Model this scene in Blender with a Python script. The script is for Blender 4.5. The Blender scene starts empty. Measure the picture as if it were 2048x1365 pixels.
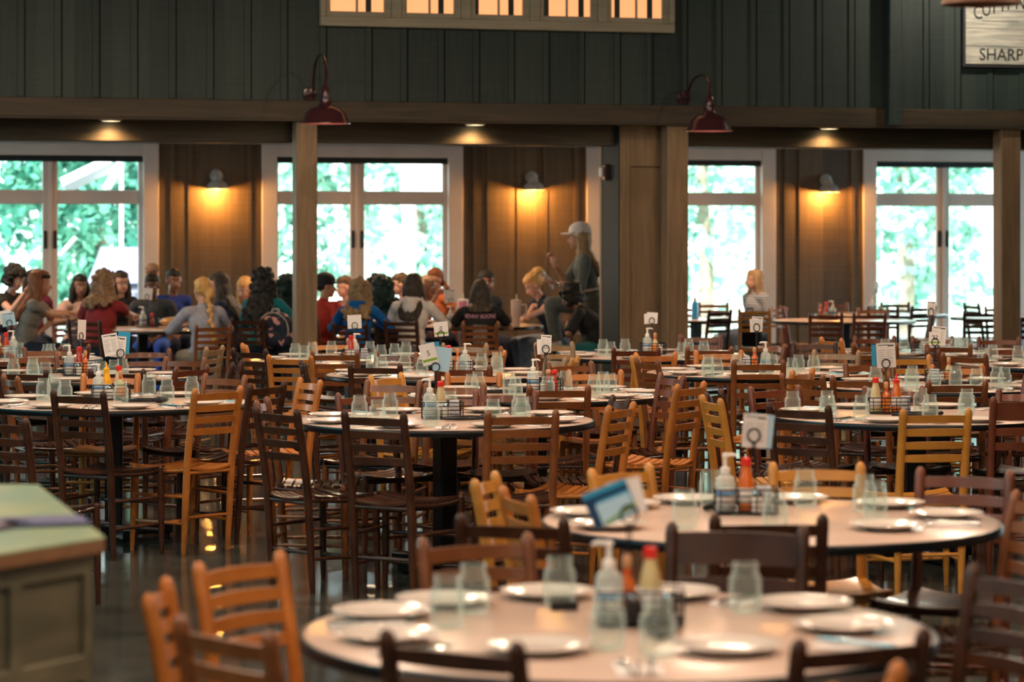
import bpy, bmesh, math, random
from mathutils import Vector, Matrix, Euler
random.seed(7)
SC = bpy.context.scene
COL = SC.collection
R = math.radians

# ------------------------------------------------------------------ camera
F, EYE, HY = 5500.0, 1.71, 460.0            # focal length in pixels (2048 wide), eye height, horizon row
cam_data = bpy.data.cameras.new('camera')
cam_data.sensor_width = 36.0
cam_data.lens = F / 2048 * 36.0
cam_data.shift_y = -(682.5 - HY) / 2048
cam_data.clip_end = 300
cam_data.dof.use_dof = True
cam_data.dof.focus_distance = 16.0
cam_data.dof.aperture_fstop = 3.1
cam = bpy.data.objects.new('camera', cam_data)
COL.objects.link(cam)
cam.location = (0, 0, EYE)
cam.rotation_euler = (R(90), 0, 0)
SC.camera = cam

# ------------------------------------------------------------------ view, cycles, world
SC.view_settings.view_transform = 'Standard'
SC.view_settings.look = 'None'
SC.view_settings.gamma = 1.0
SC.view_settings.exposure = 0.55
SC.view_settings.use_curve_mapping = False
cy = SC.cycles
cy.max_bounces = 8
cy.diffuse_bounces = 2
cy.glossy_bounces = 3
cy.transmission_bounces = 6
cy.transparent_max_bounces = 12
cy.caustics_reflective = False
cy.caustics_refractive = False
cy.sample_clamp_indirect = 4.0
cy.use_denoising = True
cy.use_adaptive_sampling = True
cy.adaptive_threshold = 0.02

world = bpy.data.worlds.new('sky')
SC.world = world
world.use_nodes = True
wn = world.node_tree
bg = wn.nodes['Background']
bg.inputs['Color'].default_value = (0.78, 0.97, 1.0, 1)
bg.inputs['Strength'].default_value = 3.1

def lamp(name, kind, loc, energy, color, rot=(0, 0, 0), size=0.3, size_y=None, spot=None, blend=0.5, portal=False):
    d = bpy.data.lights.new(name, kind)
    d.energy = energy
    d.color = color
    if kind == 'AREA':
        if size_y:
            d.shape = 'RECTANGLE'; d.size = size; d.size_y = size_y
        else:
            d.shape = 'DISK'; d.size = size
        if portal: d.cycles.is_portal = True
    elif kind == 'SUN':
        d.angle = size
    else:
        d.shadow_soft_size = size
        if kind == 'SPOT':
            d.spot_size = spot; d.spot_blend = blend
    o = bpy.data.objects.new(name, d)
    COL.objects.link(o)
    o.location = loc
    o.rotation_euler = rot
    return o

# sun comes over the roof from behind the camera and lights the trees
lamp('sun', 'SUN', (0, -20, 30), 9.0, (1.0, 0.93, 0.82), (R(48), 0, R(-25)), size=R(1.5))
# hall lamps high overhead
for lx in (-4.2, -1.4, 1.4, 4.2):
    for ly in (4.5, 9.5, 14.5, 19.5):
        lamp('hall_light', 'AREA', (lx, ly, 4.6), 60, (1.0, 0.71, 0.50), (0, 0, 0), size=0.13)
# added fill lights without a visible source, left and behind the camera
lamp('left_fill_light', 'AREA', (-8.6, 10, 4.6), 190, (0.30, 0.88, 0.95), (0, R(-75), 0), size=2.2, size_y=14)
lamp('rear_fill_light', 'AREA', (1.5, -3.6, 3.9), 95, (0.92, 0.80, 0.66), (R(72), 0, 0), size=9, size_y=2.6)

# ------------------------------------------------------------------ small helpers
def P(u, v, D):
    return Vector(((u - 1024) * D / F, D, EYE - (v - HY) * D / F))
def X(u, D):
    return (u - 1024) * D / F

class MB:
    def __init__(s):
        s.v = []; s.f = []
    def add(s, vs, fs):
        n = len(s.v)
        s.v.extend([tuple(a) for a in vs])
        s.f.extend([tuple(i + n for i in f) for f in fs])
        return s
    def box(s, x0, x1, y0, y1, z0, z1, M=None):
        vs = [Vector(c) for c in ((x0,y0,z0),(x1,y0,z0),(x1,y1,z0),(x0,y1,z0),(x0,y0,z1),(x1,y0,z1),(x1,y1,z1),(x0,y1,z1))]
        if M: vs = [M @ c for c in vs]
        return s.add(vs, [(0,3,2,1),(4,5,6,7),(0,1,5,4),(1,2,6,5),(2,3,7,6),(3,0,4,7)])
    def bbox(s, x0, x1, y0, y1, z0, z1, b=0.004, M=None):
        """box with chamfered edges"""
        bm = bmesh.new()
        bmesh.ops.create_cube(bm, size=1)
        for w in bm.verts:
            w.co = Vector(((x0+x1)/2 + w.co.x*(x1-x0), (y0+y1)/2 + w.co.y*(y1-y0), (z0+z1)/2 + w.co.z*(z1-z0)))
        bmesh.ops.bevel(bm, geom=bm.edges[:], offset=b, segments=1, affect='EDGES')
        bm.verts.index_update()
        vs = [(M @ w.co) if M else w.co.copy() for w in bm.verts]
        fs = [tuple(w.index for w in f.verts) for f in bm.faces]
        bm.free()
        return s.add(vs, fs)
    def tube(s, pts, rad, n=10, flat=None, closed=False):
        pts = [Vector(p) for p in pts]
        if not hasattr(rad, '__len__'): rad = [rad] * len(pts)
        m = len(pts)
        vs = []
        ref = None
        for i, p in enumerate(pts):
            if closed: t = pts[(i+1) % m] - pts[(i-1) % m]
            else: t = pts[min(i+1, m-1)] - pts[max(i-1, 0)]
            if t.length < 1e-9: t = Vector((0, 0, 1))
            t.normalize()
            if ref is None:
                ref = Vector((0, 0, 1)) if abs(t.z) < 0.9 else Vector((1, 0, 0))
            a = (ref - t * ref.dot(t))
            if a.length < 1e-6: a = Vector((1, 0, 0)) - t * t.x
            a.normalize(); b = t.cross(a); ref = a
            for k in range(n):
                q = 2*math.pi*k/n
                vs.append(p + a*math.cos(q)*rad[i] + b*math.sin(q)*rad[i]*(flat or 1))
        fs = []
        for i in range(m if closed else m-1):
            j = (i+1) % m
            for k in range(n):
                fs.append((i*n+k, i*n+(k+1) % n, j*n+(k+1) % n, j*n+k))
        if not closed:
            fs.append(tuple(reversed(range(n)))); fs.append(tuple((m-1)*n+k for k in range(n)))
        return s.add(vs, fs)
    def lathe(s, prof, n=24, c=(0, 0, 0), cap0=True, cap1=True):
        vs = []
        for r, z in prof:
            for k in range(n):
                q = 2*math.pi*k/n
                vs.append((c[0]+r*math.cos(q), c[1]+r*math.sin(q), c[2]+z))
        fs = []
        for i in range(len(prof)-1):
            for k in range(n):
                fs.append((i*n+k, i*n+(k+1) % n, (i+1)*n+(k+1) % n, (i+1)*n+k))
        if cap0: fs.append(tuple(reversed(range(n))))
        if cap1: fs.append(tuple((len(prof)-1)*n+k for k in range(n)))
        return s.add(vs, fs)
    def ell(s, c, r, M=None, n=16, m=10):
        c = Vector(c)
        vs = [Vector((0, 0, -1))]
        for i in range(1, m):
            a = -math.pi/2 + math.pi*i/m
            for k in range(n):
                q = 2*math.pi*k/n
                vs.append(Vector((math.cos(a)*math.cos(q), math.cos(a)*math.sin(q), math.sin(a))))
        vs.append(Vector((0, 0, 1)))
        fs = [(0, 1+(k+1) % n, 1+k) for k in range(n)]
        for i in range(m-2):
            for k in range(n):
                fs.append((1+i*n+k, 1+i*n+(k+1) % n, 1+(i+1)*n+(k+1) % n, 1+(i+1)*n+k))
        l = len(vs)-1
        fs += [(l, 1+(m-2)*n+k, 1+(m-2)*n+(k+1) % n) for k in range(n)]
        out = []
        for w in vs:
            w = Vector((w.x*r[0], w.y*r[1], w.z*r[2]))
            if M: w = M @ w
            out.append(c + w)
        return s.add(out, fs)
    def cap(s, a, b, ra, rb, n=12):
        """tapered capsule"""
        a = Vector(a); b = Vector(b); d = (b-a)
        if d.length < 1e-6: return s
        d.normalize()
        s.tube([a-d*ra*0.92, a-d*ra*0.7, a-d*ra*0.35, a, (a+b)/2, b, b+d*rb*0.35, b+d*rb*0.7, b+d*rb*0.92],
               [ra*0.3, ra*0.7, ra*0.93, ra, (ra+rb)/2, rb, rb*0.93, rb*0.7, rb*0.3], n)
        return s
    def prism(s, poly, z0, z1):
        n = len(poly)
        vs = [(p[0], p[1], z0) for p in poly] + [(p[0], p[1], z1) for p in poly]
        fs = [tuple(reversed(range(n))), tuple(range(n, 2*n))]
        fs += [(i, (i+1) % n, n+(i+1) % n, n+i) for i in range(n)]
        return s.add(vs, fs)
    def mesh(s, name, m=None, smooth=True, ang=35):
        me = bpy.data.meshes.new(name)
        me.from_pydata(s.v, [], s.f)
        me.update()
        if smooth:
            me.polygons.foreach_set('use_smooth', [True]*len(me.polygons))
            me.set_sharp_from_angle(angle=R(ang))
        if m: me.materials.append(m)
        return me
    def build(s, name, m=None, parent=None, loc=None, rotz=None, smooth=True, ang=35):
        o = bpy.data.objects.new(name, s.mesh(name, m, smooth, ang))
        COL.objects.link(o)
        if parent: o.parent = parent
        if loc is not None: o.location = loc
        if rotz is not None: o.rotation_euler = (0, 0, rotz)
        return o

THINGS = []
def tag(o, label=None, cat=None, group=None, kind=None):
    if label: o['label'] = label
    if cat: o['category'] = cat; THINGS.append(o)
    if group: o['group'] = group
    if kind: o['kind'] = kind
    return o
def empty(name, loc=(0, 0, 0), rz=0.0):
    o = bpy.data.objects.new(name, None)
    COL.objects.link(o)
    o.location = loc; o.rotation_euler = (0, 0, rz); o.empty_display_size = 0.1
    return o
def copy_tree(o, parent=None):
    c = o.copy(); COL.objects.link(c); c.parent = parent
    for ch in [k for k in ALLCH.get(o.name, [])]:
        copy_tree(ch, c)
    return c
ALLCH = {}
def reg(root):
    """remember the children of a prototype so that copying needs no search"""
    kids = [k for k in bpy.data.objects if k.parent == root]
    ALLCH[root.name] = kids
    for k in kids: reg(k)

# ------------------------------------------------------------------ materials
def mat(name, col, rough=0.5, metal=0.0, col2=None, scale=6.0, stretch=(1, 1, 1), bump=0.0, coat=0.0, var=0.0,
        trans=0.0, emit=None, estr=0.0, spec=0.5, detail=4.0, sheen=0.0, ior=1.45):
    m = bpy.data.materials.new(name)
    m.use_nodes = True
    nt = m.node_tree; N = nt.nodes; L = nt.links
    b = N['Principled BSDF']
    b.inputs['Roughness'].default_value = rough
    b.inputs['Metallic'].default_value = metal
    b.inputs['Specular IOR Level'].default_value = spec
    b.inputs['Coat Weight'].default_value = coat
    b.inputs['Coat Roughness'].default_value = 0.12
    b.inputs['Transmission Weight'].default_value = trans
    b.inputs['IOR'].default_value = ior
    if sheen: b.inputs['Sheen Weight'].default_value = sheen
    b.inputs['Base Color'].default_value = (*col, 1)
    if emit:
        b.inputs['Emission Color'].default_value = (*emit, 1)
        b.inputs['Emission Strength'].default_value = estr
    src = None
    if col2 or bump:
        tc = N.new('ShaderNodeTexCoord'); mp = N.new('ShaderNodeMapping')
        mp.inputs['Scale'].default_value = stretch
        L.new(tc.outputs['Object'], mp.inputs['Vector'])
        nz = N.new('ShaderNodeTexNoise'); nz.inputs['Scale'].default_value = scale
        nz.inputs['Detail'].default_value = detail; nz.inputs['Distortion'].default_value = 0.4
        L.new(mp.outputs[0], nz.inputs['Vector'])
        if col2:
            cr = N.new('ShaderNodeValToRGB')
            cr.color_ramp.elements[0].position = 0.32; cr.color_ramp.elements[1].position = 0.68
            cr.color_ramp.elements[0].color = (*col, 1); cr.color_ramp.elements[1].color = (*col2, 1)
            L.new(nz.outputs['Fac'], cr.inputs[0])
            src = cr.outputs[0]
            L.new(src, b.inputs['Base Color'])
        if bump:
            bp = N.new('ShaderNodeBump'); bp.inputs['Strength'].default_value = bump; bp.inputs['Distance'].default_value = 0.01
            L.new(nz.outputs['Fac'], bp.inputs['Height']); L.new(bp.outputs[0], b.inputs['Normal'])
    if var:
        oi = N.new('ShaderNodeObjectInfo')
        hs = N.new('ShaderNodeHueSaturation')
        mr = N.new('ShaderNodeMapRange')
        mr.inputs['To Min'].default_value = 1-var; mr.inputs['To Max'].default_value = 1+var
        L.new(oi.outputs['Random'], mr.inputs['Value']); L.new(mr.outputs[0], hs.inputs['Value'])
        if src: L.new(src, hs.inputs['Color'])
        else: hs.inputs['Color'].default_value = (*col, 1)
        L.new(hs.outputs[0], b.inputs['Base Color'])
    return m

def board_mat(name, c1, c2, width=0.33, rough=0.6):
    """rough-sawn planks: tone per plank, vertical grain, fine horizontal saw marks"""
    m = bpy.data.materials.new(name); m.use_nodes = True
    nt = m.node_tree; N = nt.nodes; L = nt.links; b = N['Principled BSDF']
    b.inputs['Roughness'].default_value = rough
    tc = N.new('ShaderNodeTexCoord'); sp = N.new('ShaderNodeSeparateXYZ')
    L.new(tc.outputs['Object'], sp.inputs[0])
    d = N.new('ShaderNodeMath'); d.operation = 'DIVIDE'; d.inputs[1].default_value = width
    L.new(sp.outputs['X'], d.inputs[0])
    fl = N.new('ShaderNodeMath'); fl.operation = 'FLOOR'; L.new(d.outputs[0], fl.inputs[0])
    wn_ = N.new('ShaderNodeTexWhiteNoise'); wn_.noise_dimensions = '1D'; L.new(fl.outputs[0], wn_.inputs['W'])
    mp = N.new('ShaderNodeMapping'); mp.inputs['Scale'].default_value = (14, 14, 1.0); L.new(tc.outputs['Object'], mp.inputs['Vector'])
    nz = N.new('ShaderNodeTexNoise'); nz.inputs['Scale'].default_value = 2.0; nz.inputs['Detail'].default_value = 6; L.new(mp.outputs[0], nz.inputs['Vector'])
    mp2 = N.new('ShaderNodeMapping'); mp2.inputs['Scale'].default_value = (1.2, 1.2, 45.0); L.new(tc.outputs['Object'], mp2.inputs['Vector'])
    n2 = N.new('ShaderNodeTexNoise'); n2.inputs['Scale'].default_value = 1.5; n2.inputs['Detail'].default_value = 3; L.new(mp2.outputs[0], n2.inputs['Vector'])
    a1 = N.new('ShaderNodeMath'); a1.operation = 'MULTIPLY_ADD'; a1.inputs[1].default_value = 0.42; L.new(wn_.outputs['Value'], a1.inputs[0])
    a0 = N.new('ShaderNodeMath'); a0.operation = 'MULTIPLY'; a0.inputs[1].default_value = 0.55; L.new(nz.outputs['Fac'], a0.inputs[0]); L.new(a0.outputs[0], a1.inputs[2])
    a2 = N.new('ShaderNodeMath'); a2.operation = 'MULTIPLY_ADD'; a2.inputs[1].default_value = 0.45; L.new(n2.outputs['Fac'], a2.inputs[0]); L.new(a1.outputs[0], a2.inputs[2])
    cr = N.new('ShaderNodeValToRGB'); cr.color_ramp.elements[0].position = 0.40
    cr.color_ramp.elements[1].position = 1.0
    cr.color_ramp.elements[0].color = (*c1, 1); cr.color_ramp.elements[1].color = (*c2, 1)
    L.new(a2.outputs[0], cr.inputs[0]); L.new(cr.outputs[0], b.inputs['Base Color'])
    bp = N.new('ShaderNodeBump'); bp.inputs['Strength'].default_value = 0.35; bp.inputs['Distance'].default_value = 0.004
    L.new(a2.outputs[0], bp.inputs['Height']); L.new(bp.outputs[0], b.inputs['Normal'])
    return m

def glass_thin(name, tint=(1, 1, 1), refl=0.10):
    m = bpy.data.materials.new(name); m.use_nodes = True
    nt = m.node_tree; N = nt.nodes; L = nt.links
    N.remove(N['Principled BSDF']); out = N['Material Output']
    t = N.new('ShaderNodeBsdfTransparent'); t.inputs[0].default_value = (*tint, 1)
    g = N.new('ShaderNodeBsdfGlossy'); g.inputs['Roughness'].default_value = 0.03
    lw = N.new('ShaderNodeLayerWeight'); lw.inputs['Blend'].default_value = refl
    mx = N.new('ShaderNodeMixShader')
    L.new(lw.outputs['Fresnel'], mx.inputs[0]); L.new(t.outputs[0], mx.inputs[1]); L.new(g.outputs[0], mx.inputs[2])
    L.new(mx.outputs[0], out.inputs['Surface'])
    return m

M = {}
M['wall_up'] = board_mat('stained_boards_cool_light', (0.012, 0.028, 0.028), (0.046, 0.070, 0.062))  # stained wood with the teal of the cool light put into its colour
M['wall_low'] = board_mat('stained_boards_warm_light', (0.070, 0.049, 0.030), (0.16, 0.108, 0.062))  # same wood, with the warm lamp light put into its colour
M['beam'] = mat('beam_wood', (0.044, 0.036, 0.024), 0.6, col2=(0.085, 0.062, 0.038), scale=3, stretch=(0.6, 3, 8), bump=0.2)
M['post'] = mat('post_wood', (0.165, 0.108, 0.060), 0.55, col2=(0.24, 0.155, 0.088), scale=3, stretch=(8, 8, 0.8), bump=0.2)
M['trim'] = mat('painted_trim', (0.72, 0.64, 0.59), 0.5, col2=(0.66, 0.58, 0.53), scale=3)
M['uptrim'] = mat('weathered_trim', (0.36, 0.33, 0.24), 0.6, col2=(0.46, 0.41, 0.30), scale=4, stretch=(0.5, 3, 8))
M['soffit'] = mat('soffit_paint', (0.55, 0.56, 0.55), 0.55)
M['ceil'] = mat('ceiling_boards', (0.10, 0.085, 0.065), 0.7, col2=(0.14, 0.115, 0.085))
M['floor'] = mat('polished_concrete', (0.028, 0.034, 0.030), 0.13, col2=(0.060, 0.064, 0.054), scale=1.6, bump=0.05, detail=8, spec=0.6)
M['shade'] = mat('roller_shade', (0.012, 0.02, 0.022), 0.6)
M['pane'] = glass_thin('window_glass', (0.97, 1.0, 0.99), 0.06)
M['lit'] = mat('lit_pane', (0.9, 0.5, 0.25), 0.5, emit=(1.0, 0.40, 0.16), estr=0.72)
M['bulb'] = mat('lamp_bulb', (1, 0.8, 0.5), 0.5, emit=(1.0, 0.62, 0.28), estr=9)
M['down'] = mat('downlight_lens', (1, 0.9, 0.7), 0.5, emit=(1.0, 0.82, 0.5), estr=5)
M['galv'] = mat('galvanised_steel', (0.32, 0.34, 0.34), 0.5, 0.3, col2=(0.45, 0.47, 0.47), scale=20)
M['maroon'] = mat('maroon_enamel', (0.050, 0.016, 0.020), 0.22, coat=0.5)
M['black'] = mat('black_metal', (0.008, 0.010, 0.012), 0.3, 0.3)
M['enamel'] = mat('white_enamel', (0.8, 0.78, 0.7), 0.4)
M['chrome'] = mat('steel', (0.62, 0.62, 0.6), 0.2, 1.0)
M['red'] = mat('red_plastic', (0.65, 0.02, 0.015), 0.35)
M['orange'] = mat('orange_sauce', (0.62, 0.13, 0.01), 0.25, coat=0.5)
M['sauce'] = mat('red_sauce', (0.42, 0.035, 0.008), 0.22, coat=0.5)
M['dress'] = mat('pale_dressing', (0.55, 0.45, 0.22), 0.3, coat=0.5)
M['mustard'] = mat('mustard', (0.85, 0.42, 0.01), 0.35)
M['wcap'] = mat('wooden_cap', (0.55, 0.28, 0.14), 0.5)
M['white'] = mat('white_plastic', (0.78, 0.76, 0.72), 0.4)
M['label_w'] = mat('white_label', (0.70, 0.68, 0.65), 0.5)
M['label_y'] = mat('yellow_red_label', (0.80, 0.30, 0.03), 0.5, col2=(0.62, 0.04, 0.02), scale=30)
M['label_b'] = mat('blue_label', (0.10, 0.28, 0.55), 0.5)
M['paper'] = mat('paper', (0.74, 0.72, 0.70), 0.7)
M['ink'] = mat('ink', (0.06, 0.06, 0.07), 0.6)
M['bluecard'] = mat('blue_card', (0.03, 0.30, 0.52), 0.35)
M['navycard'] = mat('dark_blue_print', (0.01, 0.05, 0.13), 0.35)
M['paleblue'] = mat('pale_blue_print', (0.40, 0.62, 0.78), 0.35)
M['green'] = mat('green_print', (0.20, 0.38, 0.03), 0.4)
M['plate'] = mat('glazed_china', (0.70, 0.63, 0.57), 0.16, coat=0.35)
M['napkin'] = mat('paper_napkin', (0.72, 0.68, 0.66), 0.8, bump=0.3, scale=40)
M['laminate'] = mat('beige_laminate', (0.60, 0.445, 0.37), 0.22, col2=(0.66, 0.495, 0.41), scale=3, detail=6)
def jar_mat():
    m = bpy.data.materials.new('jar_glass'); m.use_nodes = True
    nt = m.node_tree; N = nt.nodes; L = nt.links; out = N['Material Output']; pb = N['Principled BSDF']
    pb.inputs['Base Color'].default_value = (0.80, 0.88, 0.84, 1); pb.inputs['Roughness'].default_value = 0.06; pb.inputs['Specular IOR Level'].default_value = 1.0
    nz = N.new('ShaderNodeTexNoise'); nz.inputs['Scale'].default_value = 55; tc = N.new('ShaderNodeTexCoord'); L.new(tc.outputs['Object'], nz.inputs['Vector'])
    bp = N.new('ShaderNodeBump'); bp.inputs['Strength'].default_value = 0.9; bp.inputs['Distance'].default_value = 0.008; L.new(nz.outputs['Fac'], bp.inputs['Height']); L.new(bp.outputs[0], pb.inputs['Normal'])
    t = N.new('ShaderNodeBsdfTransparent'); t.inputs[0].default_value = (0.95, 0.985, 0.975, 1)
    lw = N.new('ShaderNodeLayerWeight'); lw.inputs['Blend'].default_value = 0.5
    pw = N.new('ShaderNodeMath'); pw.operation = 'POWER'; pw.inputs[1].default_value = 2.5; L.new(lw.outputs['Facing'], pw.inputs[0])
    ma = N.new('ShaderNodeMath'); ma.operation = 'MULTIPLY_ADD'; ma.inputs[1].default_value = 0.6; ma.inputs[2].default_value = 0.05; L.new(pw.outputs[0], ma.inputs[0])
    mx = N.new('ShaderNodeMixShader'); L.new(ma.outputs[0], mx.inputs[0]); L.new(t.outputs[0], mx.inputs[1]); L.new(pb.outputs[0], mx.inputs[2]); L.new(mx.outputs[0], out.inputs['Surface'])
    return m
M['jar'] = jar_mat()
M['dkside'] = mat('dark_green_side', (0.006, 0.014, 0.015), 0.7)
M['clear'] = glass_thin('clear_plastic', (0.90, 0.93, 0.93), 0.10)
M['gel'] = mat('clear_gel', (0.66, 0.67, 0.68), 0.2, coat=0.3)
# ================================================================== the building
A = math.atan(0.29)                       # the back walls run off at this angle to the picture plane
CA, SA = math.cos(A), math.sin(A)
Y0 = 25.0
def S(u, d=0.0):
    """distance along the wall (and eye distance) where the sight line of column u meets the plane d behind the posts"""
    k = (u-1024)/F
    t = (d + Y0*CA)/(CA - k*SA)
    return k*t*CA + (t-Y0)*SA, t
def s_(u, d=0.0): return S(u, d)[0]
def z_(u, v, d=0.0): return EYE - (v-HY)*S(u, d)[1]/F
def Wp(s, d, z): return Vector((s*CA - d*SA, Y0 + s*SA + d*CA, z))
def wbuild(mb, name, m, parent=None, **k):
    if parent: return mb.build(name, m, parent, **k)
    return mb.build(name, m, None, (0, Y0, 0), A, **k)
def struct(o, label=None, cat=None):
    o['kind'] = 'structure'
    if label: o['label'] = label
    if cat: o['category'] = cat
    return o

DW = 6.95            # window wall, behind the posts
CZ = 2.69            # soffit height
# floor, ceiling and outer walls of the hall
struct(MB().box(-13, 15, -5, 42, -0.2, 0).build('floor', M['floor'], smooth=False), 'dark polished concrete floor of the dining hall', 'floor')
# high part of the hall ends at the post line; build its ceiling and side walls
struct(wbuild(MB().box(-14, 14, -32, 0.3, 6.6, 6.8), 'ceiling', M['ceil'], smooth=False), 'dark board ceiling high over the hall', 'ceiling')
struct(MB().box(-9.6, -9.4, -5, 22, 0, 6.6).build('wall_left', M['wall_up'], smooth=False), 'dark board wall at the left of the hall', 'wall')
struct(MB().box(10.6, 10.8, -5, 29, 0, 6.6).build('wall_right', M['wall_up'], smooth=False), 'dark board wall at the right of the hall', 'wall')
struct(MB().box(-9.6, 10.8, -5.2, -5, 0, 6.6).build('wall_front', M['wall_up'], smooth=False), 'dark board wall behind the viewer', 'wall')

# upper wall over the posts with battens
uw = MB()
uw.box(-12, 12, 0.03, 0.22, CZ, 6.6)
BT = [s_(u) for u in (-30, 42, 116, 192, 268, 345, 420, 495, 568, 646, 737, 808, 882, 952, 1022, 1092, 1162, 1234, 1299, 1368, 1437, 1506, 1572, 1638, 1703, 1778, 1852, 1915, 1980, 2043, 2110)]
prev_ = -12
for s in BT+[12]:
    uw.box(prev_, s-0.030, 0.0, 0.03, CZ, 6.6)
    if s < 12: uw.box(s-0.030, s+0.022, -0.016, 0.03, z_(1024, 206), 6.6)
    prev_ = s+0.040
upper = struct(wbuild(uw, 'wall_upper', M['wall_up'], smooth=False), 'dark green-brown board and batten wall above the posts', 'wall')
bd = MB(); bd.bbox(-12, s_(1768), -0.05, 0.0, CZ, z_(1024, 207), 0.006); bd.bbox(s_(1790), 12, -0.05, 0.0, CZ, z_(1024, 208), 0.006)
bd.box(-12, 12, -0.052, 0.20, CZ-0.012, CZ)
struct(wbuild(bd, 'trim_1', M['beam'], smooth=False), 'stained fascia board along the foot of the upper wall', 'trim')
struct(wbuild(MB().bbox(s_(1765), s_(1791), -0.16, 0.0, z_(1778, 253)-0.0, 6.6, 0.01), 'trim_2', M['wall_up'], smooth=False), 'dark vertical corner board on the upper wall left of the sign', 'trim')
# soffit and dropped beam
struct(wbuild(MB().box(-12, 12, 0.2, DW+0.1, CZ, CZ+0.12), 'ceiling_soffit', M['soffit'], smooth=False), 'pale low ceiling between the posts and the window wall', 'ceiling')
struct(wbuild(MB().bbox(-12, 12, 0.42, 0.66, 2.495, CZ-0.001, 0.008), 'beam', M['beam'], smooth=False), 'long stained timber beam under the low ceiling', 'beam')
# posts
for u0, u1, lb in ((593, 635, 'square timber post between the two crowded tables'), (1335, 1377, 'square timber post right of the panelled pier'), (2003, 2042, 'square timber post in front of the rightmost window')):
    s0, s1 = s_(u0), s_(u1)
    pb = MB(); pb.bbox(s0, s1, 0.0, 0.19, 0, CZ-0.012, 0.008)
    o = wbuild(pb, 'column', M['post'], smooth=False); struct(o, lb, 'column')
    pc = MB(); pc.bbox(s0-0.012, s1+0.012, -0.012, 0.202, 0, 0.14, 0.006); pc.build('column_base', M['post'], o, smooth=False)
# panelled pier
pr = MB()
a0, a1 = s_(1240, 0.30), s_(1334, 0.30)
pr.box(a0, a1, 0.33, 0.86, 0, CZ-0.002)
pr.bbox(a0-0.02, a0+0.02, 0.80, 0.86, 0, CZ-0.002, 0.005)
pr.bbox(a0, a0+0.10, 0.30, 0.33, 0, CZ-0.002, 0.005)
pr.bbox(a1-0.06, a1, 0.30, 0.33, 0, CZ-0.002, 0.005)
pr.bbox(a0+0.1, a1-0.06, 0.30, 0.33, 2.30, CZ-0.002, 0.005)
pr.bbox(a0+0.1, a1-0.06, 0.30, 0.33, 0, 0.25, 0.005)
pier = struct(wbuild(pr, 'column', M['post'], smooth=False), 'wide panelled wooden pier beside the standing woman', 'column')
wbuild(MB().bbox(a0-0.012, a0, 0.305, 0.80, 0, CZ-0.002, 0.003), 'side_panel', M['dkside'], smooth=False)['kind'] = 'structure'  # very dark green sheet over the pier's left face
# fire alarm on the return
al = empty('fire_alarm', Wp(a0-0.012, 0.60, z_(1224, 345, 0.6)), A-R(90))
tag(al, 'red fire alarm with a clear strobe on the side of the panelled pier', 'fire alarm')
MB().bbox(-0.045, 0.045, -0.05, 0.0, -0.075, 0.075, 0.008).build('alarm_body', M['maroon'], al)
MB().bbox(-0.05, -0.005, -0.085, -0.05, -0.045, 0.05, 0.012).build('strobe', M['white'], al)

# ------------------------------------------------------------------ window wall
WINS = [(-118, 317, 102), (523, 925, 718), (1172, 1550, 1361), (1725, 2062, 1892)]
SILL = 0.30
edges = [-12.5]
wl = MB()
prev = -12.5
spans = []
for (ua, ub, um) in WINS:
    sa, sb = s_(ua, DW), s_(ub, DW)
    sm = s_(um, DW)
    if ub == 2062: sb = sm + (sm-sa)
    spans.append((sa, sb, sm))
sa5 = spans[-1][1] + 0.06; spans.append((sa5, sa5+1.9, sa5+0.95))
for (sa, sb, sm) in spans:
    wl.box(prev, sa+0.12, DW, DW+0.18, 0, CZ)
    wl.box(sa+0.12, sb-0.12, DW, DW+0.18, 0, SILL)
    wl.box(sa+0.12, sb-0.12, DW, DW+0.18, 2.60, CZ)
    prev = sb-0.12
wl.box(prev, 13, DW, DW+0.18, 0, CZ)
for u in (345, 380, 498, 950, 978, 1037, 1090, 1152, 1572, 1601, 1705):
    s = s_(u, DW); wl.box(s-0.025, s+0.025, DW-0.02, DW, 0, CZ)
struct(wbuild(wl, 'wall_back', M['wall_low'], smooth=False), 'brown board wall with the row of tall windows', 'wall')
struct(wbuild(MB().box(-12.4, 13, DW-0.03, DW, 0, 0.16), 'baseboard_back', M['beam'], smooth=False), 'stained baseboard under the windows', 'baseboard')

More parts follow.
